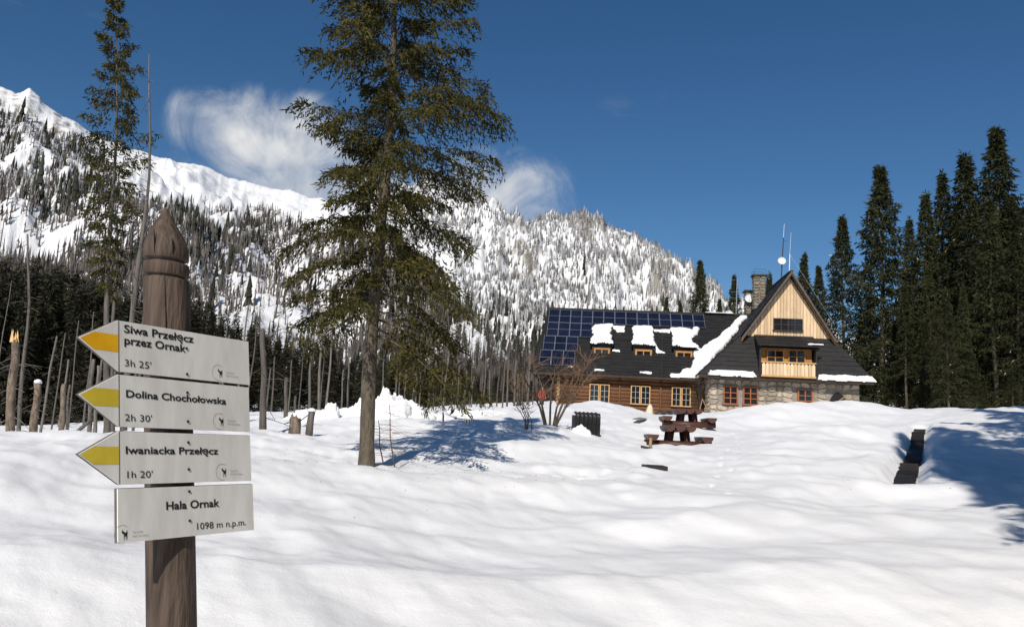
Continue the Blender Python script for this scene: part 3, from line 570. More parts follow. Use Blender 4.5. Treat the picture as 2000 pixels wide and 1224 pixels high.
def dead_row(n, lo, hi, y0, y1, h0, h1, label, group):
    for k in range(n):
        px = lo + (hi - lo) * (k + random.random()) / n; Y = random.uniform(y0, y1); b = place(px, Y); h = random.uniform(h0, h1); short = h < 8
        q = h / (7 if short else 14); w = random.uniform(.35, .75)
        put_dead((DS if short else DM)[random.randrange(3)], b, random.uniform(0, 6), (w, w, q), (random.gauss(.0, .022) - max(0, 700 - px) / 6700 * .9, random.gauss(0, .02)), label, group)
dead_row(26, 1130, 1312, 60, 90, 3, 6.5, 'bare dead trunk in the row between the big spruce and the hut', 'bare trunks between the big spruce and the hut')
dead_row(14, 900, 1130, 48, 85, 4, 10, 'bare dead trunk in front of the dark forest left of the big spruce', 'bare trunks left of the big spruce')
dead_row(12, 690, 850, 42, 70, 5, 10, 'bare dead trunk in the dark forest behind the sign', 'bare trunks behind the sign')
dead_row(3, 600, 650, 36, 70, 5, 15, 'bare dead trunk in the forest left of the torn snag', 'bare trunks left of the torn snag')

# stumps
b = place(1011, 24); h = P(1011, 742, 24).z - b.z
e = empty('tree_stump', b, 0, 'split brown stump with a pointed broken top', 'stump')
mb = MB(); mb.tube([(0, 0, -.3), (0, 0, h * .5), (-.02, 0, h * .78)], [.2, .17, .16], 10, rough=.08)
mb.build('trunk', MT['snag'], e, True); mb = MB()
for a, hh in ((-.1, h * 1.05), (.02, h * .98), (.1, h * .8), (-.03, h * .9)): mb.add([(a - .06, -.12, h * .7), (a + .06, -.12, h * .7), (a + .05, .12, h * .7), (a - .05, .12, h * .7), (a - .02, 0, hh)], [(0, 1, 4), (1, 2, 4), (2, 3, 4), (3, 0, 4)])
mb.build('splinter', MT['snag'], e)
b = place(1029, 24); h = P(1030, 739, 24).z - b.z
e = empty('tree_stump', b, 0, 'upright grey stump with a cap of snow', 'stump')
MB().tube([(0, 0, -.3), (0, 0, h * .5), (.02, 0, h)], [.12, .105, .1], 10, rough=.08).build('trunk', MT['deadbark'], e, True)
MB().tube([(.02, 0, h), (.02, 0, h + .05), (.02, 0, h + .1)], [.13, .13, .05], 9, rough=.1).build('snow_cap', MT['roofsnow'], e, True)
# fallen branch leaning on the stumps
p0, p1 = place(996, 23.6), place(1035, 24.6)
tag(MB().tube([p0, p0.lerp(p1, .5) + Vector((0, 0, .35)), p1 + Vector((0, 0, .75))], [.012, .02, .016], 5).build('fallen_branch', MT['deadbark']), 'thin fallen branch leaning across the two stumps', 'branch')
# thin saplings beside the big spruce
for k, (px, pyt, lab) in enumerate(((1123, 745, 'short bare sapling nearest the big trunk'), (1136, 718, 'taller bare sapling right of the big trunk'))):
    b = place(px, 17.4); t = P(px - 9, pyt, 17.4); mb = MB(); e = empty('bare_sapling', b, 0, lab, 'sapling')
    v = t - b; mb.tube([(0, 0, -.1), v * .4 + Vector((-.05, 0, 0)), v * .75, v], [.016, .013, .009, .004], 5); mb.build('stem', MT['twig'], e, True)
    tw = MB()
    for i in range(26):
        q = random.uniform(.15, .97); o = v * q; a = random.uniform(0, 6.28); L = random.uniform(.2, .55)
        d = Vector((math.cos(a), math.sin(a) * .6, random.uniform(-.1, .35))); tw.tube([o, o + d * L * .55, o + d * L + Vector((0, 0, -.05))], [.005, .004, .002], 3, cap=False)
    tag(tw.build('twigs', MT['twig'], e), kind='stuff')
# bare many-stemmed shrubs before the hut
def shrub(px, Y, w, h, stems, label, lean=0, dark=False, seed=1, twn=9):
    rd = random.Random(seed); b = place(px, Y); e = empty('bare_shrub', b, 0, label, 'shrub'); tw = MB()
    for k in range(stems):
        a = rd.uniform(0, 6.28); rr = w * rd.uniform(.15, .6); d = Vector((math.cos(a) * rr + lean * h, math.sin(a) * rr, h * rd.uniform(.65, 1)))
        mb = MB(); pts = [Vector((math.cos(a) * .1, math.sin(a) * .1, -.25)), d * .3 + Vector((rd.uniform(-.1, .1), 0, 0)), d * .65 + Vector((rd.uniform(-.15, .15), rd.uniform(-.1, .1), 0)), d]
        mb.tube(pts, [.055 * h / 3, .042 * h / 3, .025 * h / 3, .006], 5); mb.build('stem', MT['bark'] if not dark else MT['darkwood'], e, True)
        for i in range(twn):
            q = rd.uniform(.28, 1); o = pts[1].lerp(pts[3], (q - .28) / .72); L = h * rd.uniform(.18, .42); aa = rd.uniform(0, 6.28); dd = Vector((math.cos(aa) * .7, math.sin(aa) * .7, rd.uniform(.15, 1))).normalized()
            m = o + dd * L * .5; tw.tube([o, m, m + (dd + Vector((rd.uniform(-.4, .4), rd.uniform(-.4, .4), .15))) * L * .5], [.012, .008, .003], 3, cap=False)
            for j in range(3):
                d3 = (dd + Vector((rd.uniform(-.8, .8), rd.uniform(-.8, .8), rd.uniform(-.3, .5)))) * L * .35; tw.tube([m, m + d3], [.006, .003], 3, cap=False)
    tag(tw.build('twigs', MT['twig'] if not dark else MT['darkwood'], e), kind='stuff')
shrub(1327, 29, 2.6, 2.75, 8, 'wide bare brown shrub in front of the hut end', .06, seed=4, twn=13)
shrub(1301, 27, 1.0, 1.3, 5, 'small bare shrub left of the wide brown shrub', -.15, seed=5, twn=4)
shrub(1510, 53, 1.6, 3.0, 6, 'dark bare shrub in the corner of log and stone walls', 0, True, seed=6, twn=12)
shrub(1290, 62, 2.5, 3.2, 7, 'twiggy bush at the far end of the hut', 0, seed=9, twn=9)

# ------------------------------------------------------------------ the mountain hut
TH = math.radians(-6); HO = P(1524, 745, 56)
EX = Vector((math.cos(TH), math.sin(TH), 0)); EY = Vector((-math.sin(TH), math.cos(TH), 0))
hut = empty('mountain_hut', HO, TH, 'stone and log mountain hut with dark shingle roof, light wooden gable and balcony', 'hut')
def ray(px, py): return sight(px, py)
def onplane(px, py, p0, n):
    """local point where the sight line of a photo pixel meets a plane of the hut (local point and normal)"""
    d = ray(px, py); c = Vector((0, 0, EYE)) - HO
    dl = Vector((d.dot(EX), d.dot(EY), d.z)); cl = Vector((c.dot(EX), c.dot(EY), c.z))
    return cl + dl * ((Vector(p0) - cl).dot(Vector(n)) / dl.dot(Vector(n)))
def hl(px, py, y): p = onplane(px, py, (0, y, 0), (0, 1, 0)); return p.x, p.z
def courses(name, a, b, c, d, n, cols, parent, lift=.06, seed=0):
    """overlapping shingle courses between the eave a-b and the top d-c"""
    rd = random.Random(seed); a, b, c, d = map(Vector, (a, b, c, d)); nn = (b - a).cross(d - a).normalized()
    mb = MB()
    for i in range(n):
        t0, t1 = i / n, min(1, (i + 1.25) / n)
        for j in range(cols):
            s0, s1 = j / cols, (j + 1) / cols; q = lift * rd.uniform(.7, 1.25); g = rd.uniform(-.008, .008)
            P0 = lambda s, t: (a.lerp(b, s)).lerp(d.lerp(c, s), t)
            w = [P0(s0, max(0, t0 + g)), P0(s1, max(0, t0 + g)), P0(s1, t1), P0(s0, t1)]
            vs = [w[0] + nn * q, w[1] + nn * q, w[2] + nn * .008, w[3] + nn * .008, w[0] - nn * .02, w[1] - nn * .02]
            mb.add(vs, [(0, 1, 2, 3), (4, 5, 1, 0)])
    mb.add([p - nn * .03 for p in (a, b, c, d)], [(0, 1, 2, 3)]); mb.add([p - nn * .18 for p in (a, b, c, d)], [(3, 2, 1, 0)])
    return mb.build(name, MT['shingle'], parent)
def poly_sd(x, y, poly):
    d = np.full(x.shape, 1e9); ins = np.zeros(x.shape, bool); n = len(poly)
    for i in range(n):
        (ax, ay), (bx, by) = poly[i], poly[(i + 1) % n]; vx, vy = bx - ax, by - ay
        t = np.clip(((x - ax) * vx + (y - ay) * vy) / (vx * vx + vy * vy + 1e-12), 0, 1); d = np.minimum(d, np.hypot(x - ax - t * vx, y - ay - t * vy))
        cr = (ay > y) != (by > y); xi = ax + (y - ay) / np.where(abs(by - ay) < 1e-9, 1e-9, by - ay) * vx; ins ^= cr & (x < xi)
    return np.where(ins, d, -d)
def snow_on(parent, p0, eu, ev, poly, th=.14, rough=.09, res=.05, name='snow_patch'):
    """a snow slab with an uneven melted edge on the plane p0 + u eu + v ev"""
    p0, eu, ev = Vector(p0), Vector(eu).normalized(), Vector(ev).normalized(); nn = eu.cross(ev).normalized()
    us = [q[0] for q in poly]; vs = [q[1] for q in poly]
    U, V = np.meshgrid(np.arange(min(us) - .3, max(us) + .3, res), np.arange(min(vs) - .3, max(vs) + .3, res))
    sd = poly_sd(U, V, poly) + rough * 2.4 * fbm(U * 1.6 + p0.x, V * 1.6 + p0.z, 4)
    h = np.clip(sd / .16, 0, 1); h = th * np.sqrt(np.maximum(h * (2 - h), 0)) * (1 + .25 * fbm(U * 2, V * 2, 2)) - .01
    keep = sd > -res
    nr, nc = U.shape; X = np.array(p0)[None, None] + U[..., None] * np.array(eu) + V[..., None] * np.array(ev) + (h + .065)[..., None] * np.array(nn)
    i = np.arange(nr - 1)[:, None] * nc; j = np.arange(nc - 1)[None]; Q = np.stack([i + j, i + j + 1, i + nc + j + 1, i + nc + j], -1).reshape(-1, 4)
    Q = Q[keep.ravel()[Q].all(1)]
    if not len(Q): return None
    ids, inv = np.unique(Q, return_inverse=True)
    return link(name, npmesh(name, X.reshape(-1, 3)[ids], inv.reshape(-1, 4), MT['roofsnow'], True), parent)
# --- key corners, metres in the hut's own frame
YE, YG, YB = -.9, .7, 12.5
(EL, EZ), (ER, _z) = hl(1511, 692, YE), hl(1729, 702, YE); EZ = (EZ + _z) / 2
(GL, GZ), (GR, _z) = hl(1563, 645, YG), hl(1677.5, 650, YG); GZ = (GZ + _z) / 2
AX, AZ = hl(1625.5, 566.5, YG - .5)
print('hut', [round(q, 2) for q in (EL, ER, EZ, GL, GR, GZ, AX, AZ)])
# walls of the stone wing
SWR = hl(1710, 730, 0)[0]
sw = MB().box(0, SWR, .07, 12, -1.5, 2.84).build('stone_wall', MT['mortar'], hut)
OPEN = [(*hl(1541.5, 708, 0), *hl(1558.5, 730.5, 0)), (*hl(1566, 709, 0), *hl(1583.5, 731.5, 0)), (*hl(1633.5, 712, 0), *hl(1651, 734, 0)), (*hl(1673, 714, 0), hl(1693, 714, 0)[0], -1.5)]
DX0, DX1 = OPEN[3][0], OPEN[3][2]
def stones(x0, x1, z0, z1, plane, parent, size=.5, openings=(), rd=random.Random(4), mat_='stone'):
    nz = max(1, round((z1 - z0) / (size * .66))); nx = max(1, round((x1 - x0) / size)); J = {}
    def corner(i, k):
        if (i, k) not in J: J[i, k] = (x0 + (x1 - x0) * (i + (rd.uniform(-.3, .3) if 0 < i < nx else 0)) / nx, z0 + (z1 - z0) * (k + (rd.uniform(-.28, .28) if 0 < k < nz else 0)) / nz)
        return J[i, k]
    for k in range(nz):
        for i in range(nx):
            c = [corner(i, k), corner(i + 1, k), corner(i + 1, k + 1), corner(i, k + 1)]; mx = sum(q[0] for q in c) / 4; mz = sum(q[1] for q in c) / 4
            if any(a - .1 < mx < b2 + .1 and d - .12 < mz < b1 + .12 for a, b1, b2, d in openings): continue
            pts = []
            for a in range(4):
                p, q = c[a], c[(a + 1) % 4]; g = rd.uniform(.12, .3); pts += [(p[0] + (q[0] - p[0]) * g, p[1] + (q[1] - p[1]) * g), (q[0] + (p[0] - q[0]) * g, q[1] + (p[1] - q[1]) * g)]
            pts = [(mx + (a - mx) * .93, mz + (b - mz) * .92) for a, b in pts]; h = rd.uniform(.05, .11)
            vs = [plane(a, b, 0) for a, b in pts] + [plane(mx + (a - mx) * .82, mz + (b - mz) * .8, h + rd.uniform(-.012, .012)) for a, b in pts]
            MB().add(vs, [tuple(range(8, 16))] + [(a, (a + 1) % 8, 8 + (a + 1) % 8, 8 + a) for a in range(8)]).build('stone', MT[mat_], parent)
stones(0, SWR, -.3, 2.62, lambda a, b, h: (a, .06 - h, b), sw, .56, OPEN)
stones(.1, 2, -.3, 2.6, lambda a, b, h: (.0 - h + .005, 2.1 - a, b), sw, .5)
MB().box(DX0, DX1, -.02, .06, -1.4, 1.5).prism([(DX0, .06, 1.5), (DX1, .06, 1.5), (DX1 - .2, .06, 1.85), ((DX0 + DX1) / 2, .06, 2.05), (DX0 + .2, .06, 1.85)], (0, -.08, 0)).build('door_opening', MT['black'], hut)  # black slab on the wall paints in the dark of the recess
def window(x0, z1, x1, z0, y, cols, rows, fm, mm, name='window', fw=.09, mw=.035, curtain=False):
    if z0 > z1: z0, z1 = z1, z0
    f = MB(); f.box(x0 - fw, x1 + fw, y - .10, y + .05, z1, z1 + fw); f.box(x0 - fw - .04, x1 + fw + .04, y - .16, y + .05, z0 - fw, z0); f.box(x0 - fw, x0, y - .10, y + .05, z0, z1); f.box(x1, x1 + fw, y - .10, y + .05, z0, z1)
    w = f.build(name, fm, hut)
    for i in range(cols):
        for k in range(rows):
            a, b_ = x0 + (x1 - x0) * i / cols, x0 + (x1 - x0) * (i + 1) / cols; c, d = z0 + (z1 - z0) * k / rows, z0 + (z1 - z0) * (k + 1) / rows
            tl = Matrix.Rotation(random.uniform(-.02, .02), 4, 'Z'); MB().box(a, b_, y - .035, y - .02, c, d).build('pane', MT['curtain'] if curtain and i >= cols // 2 and random.random() < .5 else MT['glass'], w)
    for i in range(1, cols):
        x = x0 + (x1 - x0) * i / cols; MB().box(x - mw, x + mw, y - .085, y - .036, z0, z1).build('muntin', mm, w)
    for k in range(1, rows):
        z = z0 + (z1 - z0) * k / rows; MB().box(x0, x1, y - .08, y - .037, z - mw * .8, z + mw * .8).build('muntin', mm, w)
    return w
for x0, z1, x1, z0 in OPEN[:3]: window(x0 + .06, z1 - .05, x1 - .06, z0 + .06, .0, 2, 3, MT['wood_red'], MT['wood_red'])
# roof of the stone wing: steep cross gable with a lower skirt slope
n1, n2 = 9, 12
courses('roof_slope', (EL, YE, EZ), (ER, YE, EZ), (GR, YG, GZ), (GL, YG, GZ), n1, 12, hut, .05, 1)
courses('roof_slope', (EL, YB, EZ), (EL, YE, EZ), (GL, YG, GZ), (GL, YB, GZ), n1, 12, hut, .05, 2)
courses('roof_slope', (GL, YB, GZ), (GL, YG - .55, GZ), (AX, YG - .55, AZ), (AX, YB, AZ), n2, 12, hut, .05, 3)
courses('roof_slope', (ER, YE, EZ), (ER, YB, EZ), (GR, YB, GZ), (GR, YG, GZ), n1, 12, hut, .05, 4)
courses('roof_slope', (GR, YG - .55, GZ), (GR, YB, GZ), (AX, YB, AZ), (AX, YG - .55, AZ), n2, 12, hut, .05, 5)
MB().add([(EL + .6, YB - .3, EZ), (ER - .6, YB - .3, EZ), (GR, YB - .3, GZ), (AX, YB - .3, AZ - .2), (GL, YB - .3, GZ)], [(4, 3, 2, 1, 0)]).build('rear_gable', MT['darkwood'], hut)
MB().box(EL + .05, ER - .05, YE + .02, YE + .10, EZ - .24, EZ - .02).build('eave_board', MT['darkwood'], hut)
MB().box(EL + .1, ER - .1, YE + .12, .06, EZ - .14, EZ - .08).build('soffit', MT['darkwood'], hut)
# ridge cap, barge boards
MB().box(AX - .12, AX + .12, YG - .6, YB, AZ + .0, AZ + .09).build('ridge_cap', MT['shingle'], hut)
for sx, gx in ((-1, GL), (1, GR)):
    a, b_ = Vector((gx + .0, YG - .64, GZ - .12)), Vector((AX, YG - .64, AZ + .06)); dn = Vector((0, 0, -.26))
    MB().prism([a, b_, b_ + dn, a + dn], (0, .07, 0)).build('barge_board', MT['barge'], hut)
    a = a + Vector((0, .2, -.05)); b_ = b_ + Vector((0, .2, -.05)); MB().prism([a, b_, b_ + dn * 1.2, a + dn * 1.2], (0, .06, 0)).build('barge_board', MT['wood_orange'], hut)
# gable of upright boards, each cut along the rake
gw = MB().add([(GL, YG + .08, GZ), (GR, YG + .08, GZ), (AX, YG + .08, AZ)], [(0, 1, 2)]).build('gable_wall', MT['wood_orange'], hut)
def rake(x): return GZ + (AZ - GZ) * ((x - GL) / (AX - GL) if x < AX else (GR - x) / (GR - AX))
nb = 28
for i in range(nb):
    x0 = GL + (GR - GL) * i / nb + .012; x1 = GL + (GR - GL) * (i + 1) / nb - .012; zb = GZ - .05 + random.uniform(-.02, .02); d = random.uniform(0, .022)
    top_ = [(x0, YG + .02 - d, rake(x0) - .02)] + ([(AX, YG + .02 - d, AZ - .02)] if x0 < AX < x1 else []) + [(x1, YG + .02 - d, rake(x1) - .02)]
    MB().prism([(x0, YG + .02 - d, zb), (x1, YG + .02 - d, zb)] + top_[::-1], (0, .05, 0)).build('board', MT['wood_light'], gw)
x0, z1 = hl(1604, 625, YG); x1, z0 = hl(1638, 639.5, YG); window(x0, z1, x1, z0, YG - .02, 4, 2, MT['darkwood'], MT['darkwood'], fw=.06)
# balcony dormer in the skirt slope
YR, YW = -1.02, -.34
bx0, bx1 = hl(1589, 690, YR)[0], hl(1655, 690, YR)[0]; zr = hl(1620, 679.5, YR)[1]; zf = hl(1620, 694, YR)[1]; zt = hl(1620, 659, YR)[1]
bw = MB().box(bx0 + .05, bx1 - .05, YW, YW + .5, zf - .05, zt + .35).build('balcony_wall', MT['wood_orange'], hut)
for pxa, pxb in ((1596, 1614.5), (1622.5, 1641)):
    a, za = hl(pxa, 664, YW); b_, zb = hl(pxb, 680, YW); window(a, za, b_, zb, YW - .02, 2, 2, MT['wood_orange'], MT['wood_orange'], fw=.07)
for x in (bx0 - .16, bx1 + .04):
    MB().prism([(x, YR + .1, zf - .1), (x, .5, zf - .1), (x, .6, zt + .9), (x, YR - .02, zt + .06)], (.12, 0, 0)).build('dormer_cheek', MT['shingle'], hut)
courses('dormer_roof', (bx0 - .3, YR - .22, zt), (bx1 + .3, YR - .22, zt), (bx1 + .25, .55, zt + .95), (bx0 - .25, .55, zt + .95), 4, 6, hut, .05, 8)
bal = MB().box(bx0 - .05, bx1 + .05, YR - .04, YW, zf - .16, zf - .04).build('balcony', MT['wood_trim'], hut)
MB().box(bx0 - .05, bx1 + .05, YR - .07, YR + .04, zr, zr + .09).build('handrail', MT['wood_trim'], bal)
nb = 15
for i in range(nb):
    x = bx0 + (bx1 - bx0) * (i + .5) / nb; w = (bx1 - bx0) / nb * .46
    MB().prism([(x - w, YR - .03, zf - .06), (x - w, YR - .03, zr - .12), (x - w * .35, YR - .03, zr - .02), (x + w * .35, YR - .03, zr - .02), (x + w, YR - .03, zr - .12), (x + w, YR - .03, zf - .06)][::-1], (0, .035, 0)).build('baluster_board', MT['wood_light'], bal)
# --- log wing
LYE, LYR = 1.2, 7.0
(LX, LZ), (_x, _z) = hl(1302, 690, LYE), hl(1508, 697, LYE); LZ = (LZ + _z) / 2
(RX, RZ), (_x, _z) = hl(1326, 611, LYR), hl(1540, 621, LYR); RZ = (RZ + _z) / 2
LWL = hl(1340, 715, 2.0)[0]; print('wing', [round(q, 2) for q in (LX, LZ, RX, RZ, LWL)])
lw = MB().box(LWL, 0, 2.2, 12, -1.5, 2.9).build('log_wall', MT['darkwood'], hut)
lm = None
for k in range(11):
    z = .18 + k * .255
    mb = MB(); mb.tube([(LWL - .35, 0, 0), (LWL * .7, 0, 0), (LWL * .3, 0, 0), (.02, 0, 0)], .145, 10, rough=.03)
    me = mb.mesh('log', MT['log'], True); o = link('log', me, lw); o.location = (random.uniform(-.1, .1), 2.16 + random.uniform(-.015, .015), z)
MB().box(LWL - .1, .0, 2.02, 2.3, -1.5, .06).build('stone_footing', MT['stone'], hut)
for x in (LWL - .12, hl(1413, 715, 2)[0], hl(1464, 715, 2)[0]):
    MB().tube([(x, 2.02, -.2), (x, 2.02, 2.85)], .07, 8).build('wall_post', MT['log'] if x > LWL else MT['log_end'], hut, True)
for k in range(10): MB().tube([(LWL - .2, 1.95, .3 + .255 * k), (LWL - .2, 2.5, .3 + .255 * k)], .12, 8).build('log_end', MT['log_end'], lw, True)
for pxa, pya, pxb, pyb in ((1376.5, 706, 1399.5, 728), (1427.5, 708, 1450, 730), (1478, 710, 1500, 732.5)):
    a, za = hl(pxa, pya, 2.0); b_, zb = hl(pxb, pyb, 2.0); m = (a + b_) / 2
    window(a + .04, za, m - .09, zb, 1.98, 2, 3, MT['wood_trim'], MT['muntin'], fw=.075, mw=.015, curtain=False); window(m + .09, za, b_ - .04, zb, 1.982, 2, 3, MT['wood_trim'], MT['muntin'], fw=.075, mw=.015, curtain=False)
courses('roof_slope', (LX, LYE, LZ), (2.0, LYE, LZ), (AX, LYR, RZ), (RX, LYR, RZ), 22, 16, hut, .045, 11)
courses('roof_slope', (AX, 12.8, LZ), (LX, 12.8, LZ), (RX, LYR, RZ), (AX, LYR, RZ), 22, 10, hut, .045, 12)
courses('roof_slope', (LX, 12.8, LZ), (LX, LYE, LZ), (RX, LYR - .02, RZ), (RX, LYR + .02, RZ), 22, 6, hut, .045, 13)
MB().box(LX + .05, EL + .5, LYE + .02, LYE + .09, LZ - .2, LZ - .03).build('eave_board', MT['darkwood'], hut)
MB().box(LX + .15, EL + .5, LYE + .12, 2.2, LZ - .16, LZ - .10).build('soffit', MT['darkwood'], hut)
MB().box(RX, AX - .1, LYR - .1, LYR + .1, RZ + .0, RZ + .1).build('ridge_cap', MT['shingle'], hut)
for y in (2.2, 7, 11.6):
    MB().tube([(LWL - .1, y, 1.3), (LX + .6, y, 2.5)], .07, 6).build('eave_brace', MT['darkwood'], hut, True)
SE, SV = Vector((1, 0, 0)), Vector((0, LYR - LYE, RZ - LZ)).normalized(); SN = SE.cross(SV).normalized(); S0 = Vector((LX, LYE, LZ))
def roof_uv(px, py):
    p = onplane(px, py, S0 + SN * .08, SN) - S0; return p.dot(SE), p.dot(SV)
# solar panels, each a framed module of its own
arr = empty('solar_array', (0, 0, 0)); arr.parent = hut
def panel(u0, u1, v0, v1):
    def q(u, v, h): return S0 + SE * u + SV * v + SN * h
    g = .008; mb = MB(); mb.prism([q(u0 + g, v0 + g, .11), q(u1 - g, v0 + g, .11), q(u1 - g, v1 - g, .11), q(u0 + g, v1 - g, .11)], SN * .035)
    p = mb.build('panel', MT['solar'], arr); fr = MB(); t = .022
    for a, b_, c, d in ((u0 + g, u1 - g, v0 + g, v0 + g + t), (u0 + g, u1 - g, v1 - g - t, v1 - g), (u0 + g, u0 + g + t, v0 + g + t, v1 - g - t), (u1 - g - t, u1 - g, v0 + g + t, v1 - g - t), (u0 + g + t, u1 - g - t, (v0 + v1) / 2 - .012, (v0 + v1) / 2 + .012)):
        fr.prism([q(a, c, .145), q(b_, c, .145), q(b_, d, .145), q(a, d, .145)], SN * .012)
    fr.build('frame', MT['alu'], p)
uA, vA = roof_uv(1326.5, 612.5); uB, vB = roof_uv(1517, 621.5); vtop = (roof_uv(1326.5, 612.5)[1] + roof_uv(1517, 621.5)[1]) / 2; ph = vtop - roof_uv(1420, 633)[1]; pw = (uB - uA) / 14
for i in range(14): panel(uA + i * pw, uA + (i + 1) * pw, vtop - ph, vtop)
for r, (n, pxl) in enumerate(((4, 1324), (3, 1319.5), (3, 1315))):
    v1 = vtop - ph * (r + 1) - .012 * (r + 1); u0 = roof_uv(pxl, 628 + r * 16 + 6)[0]
    for i in range(n): panel(u0 + i * pw, u0 + (i + 1) * pw, v1 - ph, v1)
# dormers of the log wing
for pxa, pxb, pys, pyf, pyw0, pyw1, pyb in ((1378, 1404, 632, 657, 663, 670, 681), (1429, 1456, 634, 659, 665, 672.5, 683), (1479, 1506, 637, 661, 667, 674.5, 684)):
    yf = 3.05; x0, zt = hl(pxa + .5, pyf - 1.5, yf); x1, _ = hl(pxb - .5, pyf + 1, yf); zb = hl(pxa, pyb, yf)[1]
    ut, vt = roof_uv((pxa + pxb) / 2, pys); yt = LYE + vt * SV.y; ztop = LZ + vt * SV.z
    dm = MB().box(x0 + .12, x1 - .12, yf, yf + .1, zb - .2, zt).build('dormer_front', MT['shingle'], hut)
    for xx in (x0 + .04, x1 - .14): MB().prism([(xx, yf, zb - .3), (xx, yf + 2.2, zb + 1.9), (xx, yt, ztop), (xx, yf - .02, zt)], (.1, 0, 0)).build('dormer_cheek', MT['shingle'], hut)
    courses('dormer_roof', (x0 - .12, yf - .2, zt + .0), (x1 + .12, yf - .2, zt + .0), (x1 + .1, yt, ztop + .05), (x0 - .1, yt, ztop + .05), 6, 3, hut, .04, 3)
    wa, za = hl(pxa + 5.5, pyw0 - .5, yf - .05); wb, zc = hl(pxb - 5.5, pyw1 + .5, yf - .05); window(wa, za, wb, zc, yf - .03, 2, 1, MT['wood_orange'], MT['wood_orange'], fw=.13)
    ev = Vector((0, yt - yf + .2, ztop - zt + .05)); W = x1 - x0; Lh = ev.length
    snow_on(hut, (x0, yf - .2, zt), (1, 0, 0), ev, [(-.12, .02), (W + .12, .02), (W * .96, Lh * .5), (W + .02, Lh * .98), (0, Lh * .98), (.06, Lh * .5)], .14, .12)
def rsnow(pts, th=.12, rough=.07): snow_on(hut, S0, SE, SV, [roof_uv(*p) for p in pts], th, rough)
rsnow([(1478, 696), (1508, 697), (1545, 655), (1572, 622), (1562, 622), (1535, 648), (1512, 662), (1500, 655), (1512, 636), (1504, 637), (1500, 662), (1506, 672), (1499, 686)], .22, .1)
rsnow([(1404, 634), (1419, 634), (1418, 640), (1411, 641), (1405, 637)], .09, .1); rsnow([(1455, 637), (1478, 638), (1476, 641), (1456, 640)], .08, .1)
rsnow([(1456, 654), (1462, 663), (1468, 666), (1460, 666), (1454, 660)], .08, .05); rsnow([(1326, 676), (1356, 679), (1355, 682), (1327, 680)], .08, .12)
rsnow([(1382, 686), (1394, 687), (1394, 688.5), (1382, 688)], .06, .03); rsnow([(1438, 689), (1452, 690), (1452, 692), (1438, 691)], .06, .03); rsnow([(1405, 662), (1413, 663), (1413, 665), (1405, 664)], .06, .02); rsnow([(1476, 692), (1510, 693), (1510, 697), (1477, 696)], .14, .03)
FV = Vector((0, YG - YE, GZ - EZ)); fl = lambda px: onplane(px, 694, (0, YE, EZ), FV.cross(Vector((1, 0, 0)))).x
for a, b_ in ((1522, 1583), (1657, 1729)): xa, xb = fl(a), fl(b_); snow_on(hut, (0, YE, EZ), (1, 0, 0), FV, [(xa, -.1), (xb, -.1), (xb - .25, .34), (xa + .15, .30)], .13, .04)
snow_on(hut, (AX, YG, AZ), (0, -1, 0), Vector((GL - AX, 0, GZ - AZ)), [(-11, .1), (.4, .1), (.3, .4), (-2, .7), (-4, 3), (-8, 3.5)], .12, .1)
snow_on(hut, (GL, 6, GZ), (0, -1, 0), Vector((EL - GL, 0, EZ - GZ)), [(-1, .0), (4.6, .1), (6.1, 4.3), (1, 4.3)], .2, .1)
snow_on(hut, (bx0, YR - .22, zt), (1, 0, 0), (0, 1.6, .95), [(3.0, 0), (4.0, 0), (4.0, .16), (3.1, .12)], .07, .03)
xr = hl(1519, 622, LYR)[0]; snow_on(hut, (xr, LYR - .05, RZ + .05), (1, 0, 0), (0, 1, 0), [(0, -.2), (2.2, -.2), (2.2, .2), (0, .2)], .08, .05)
# chimneys, dishes and masts
def chimney(pxa, pxb, pyt, y, zb, dep):
    x0, zt = hl(pxa, pyt, y); x1, _ = hl(pxb, pyt, y); c = MB().box(x0 + .05, x1 - .05, y + .05, y + dep, zb, zt - .12).build('chimney', MT['mortar'], hut)
    stones(x0, x1, zb, zt - .12, lambda a, b, h: (a, y + .05 - h, b), c, .36, mat_='chimney'); stones(y, y + dep, zb, zt - .12, lambda a, b, h: (x0 + .05 - h, y + dep - (a - y), b), c, .36, mat_='chimney')
    MB().box(x0 - .14, x1 + .14, y - .14, y + dep + .12, zt - .12, zt).build('cap', MT['metal_dark'], c); return x0, x1, zt, c
x0, x1, zt, c = chimney(1579.5, 1594, 569.5, 6.0, 8.6, .7)
g = MB()
for xx in (x0, x1): g.tube([(xx, 6, zt), (xx, 6, zt + .4)], .012, 4); g.tube([(xx, 7, zt), (xx, 7, zt + .4)], .012, 4)
g.tube([(x0, 6, zt + .4), (x1, 6, zt + .4)], .012, 4); g.tube([(x0, 7, zt + .4), (x1, 7, zt + .4)], .012, 4); g.build('wire_guard', MT['metal_dark'], c)
x0b, x1b, ztb, c2 = chimney(1569.5, 1578.5, 589, 8.2, 7.6, .8)
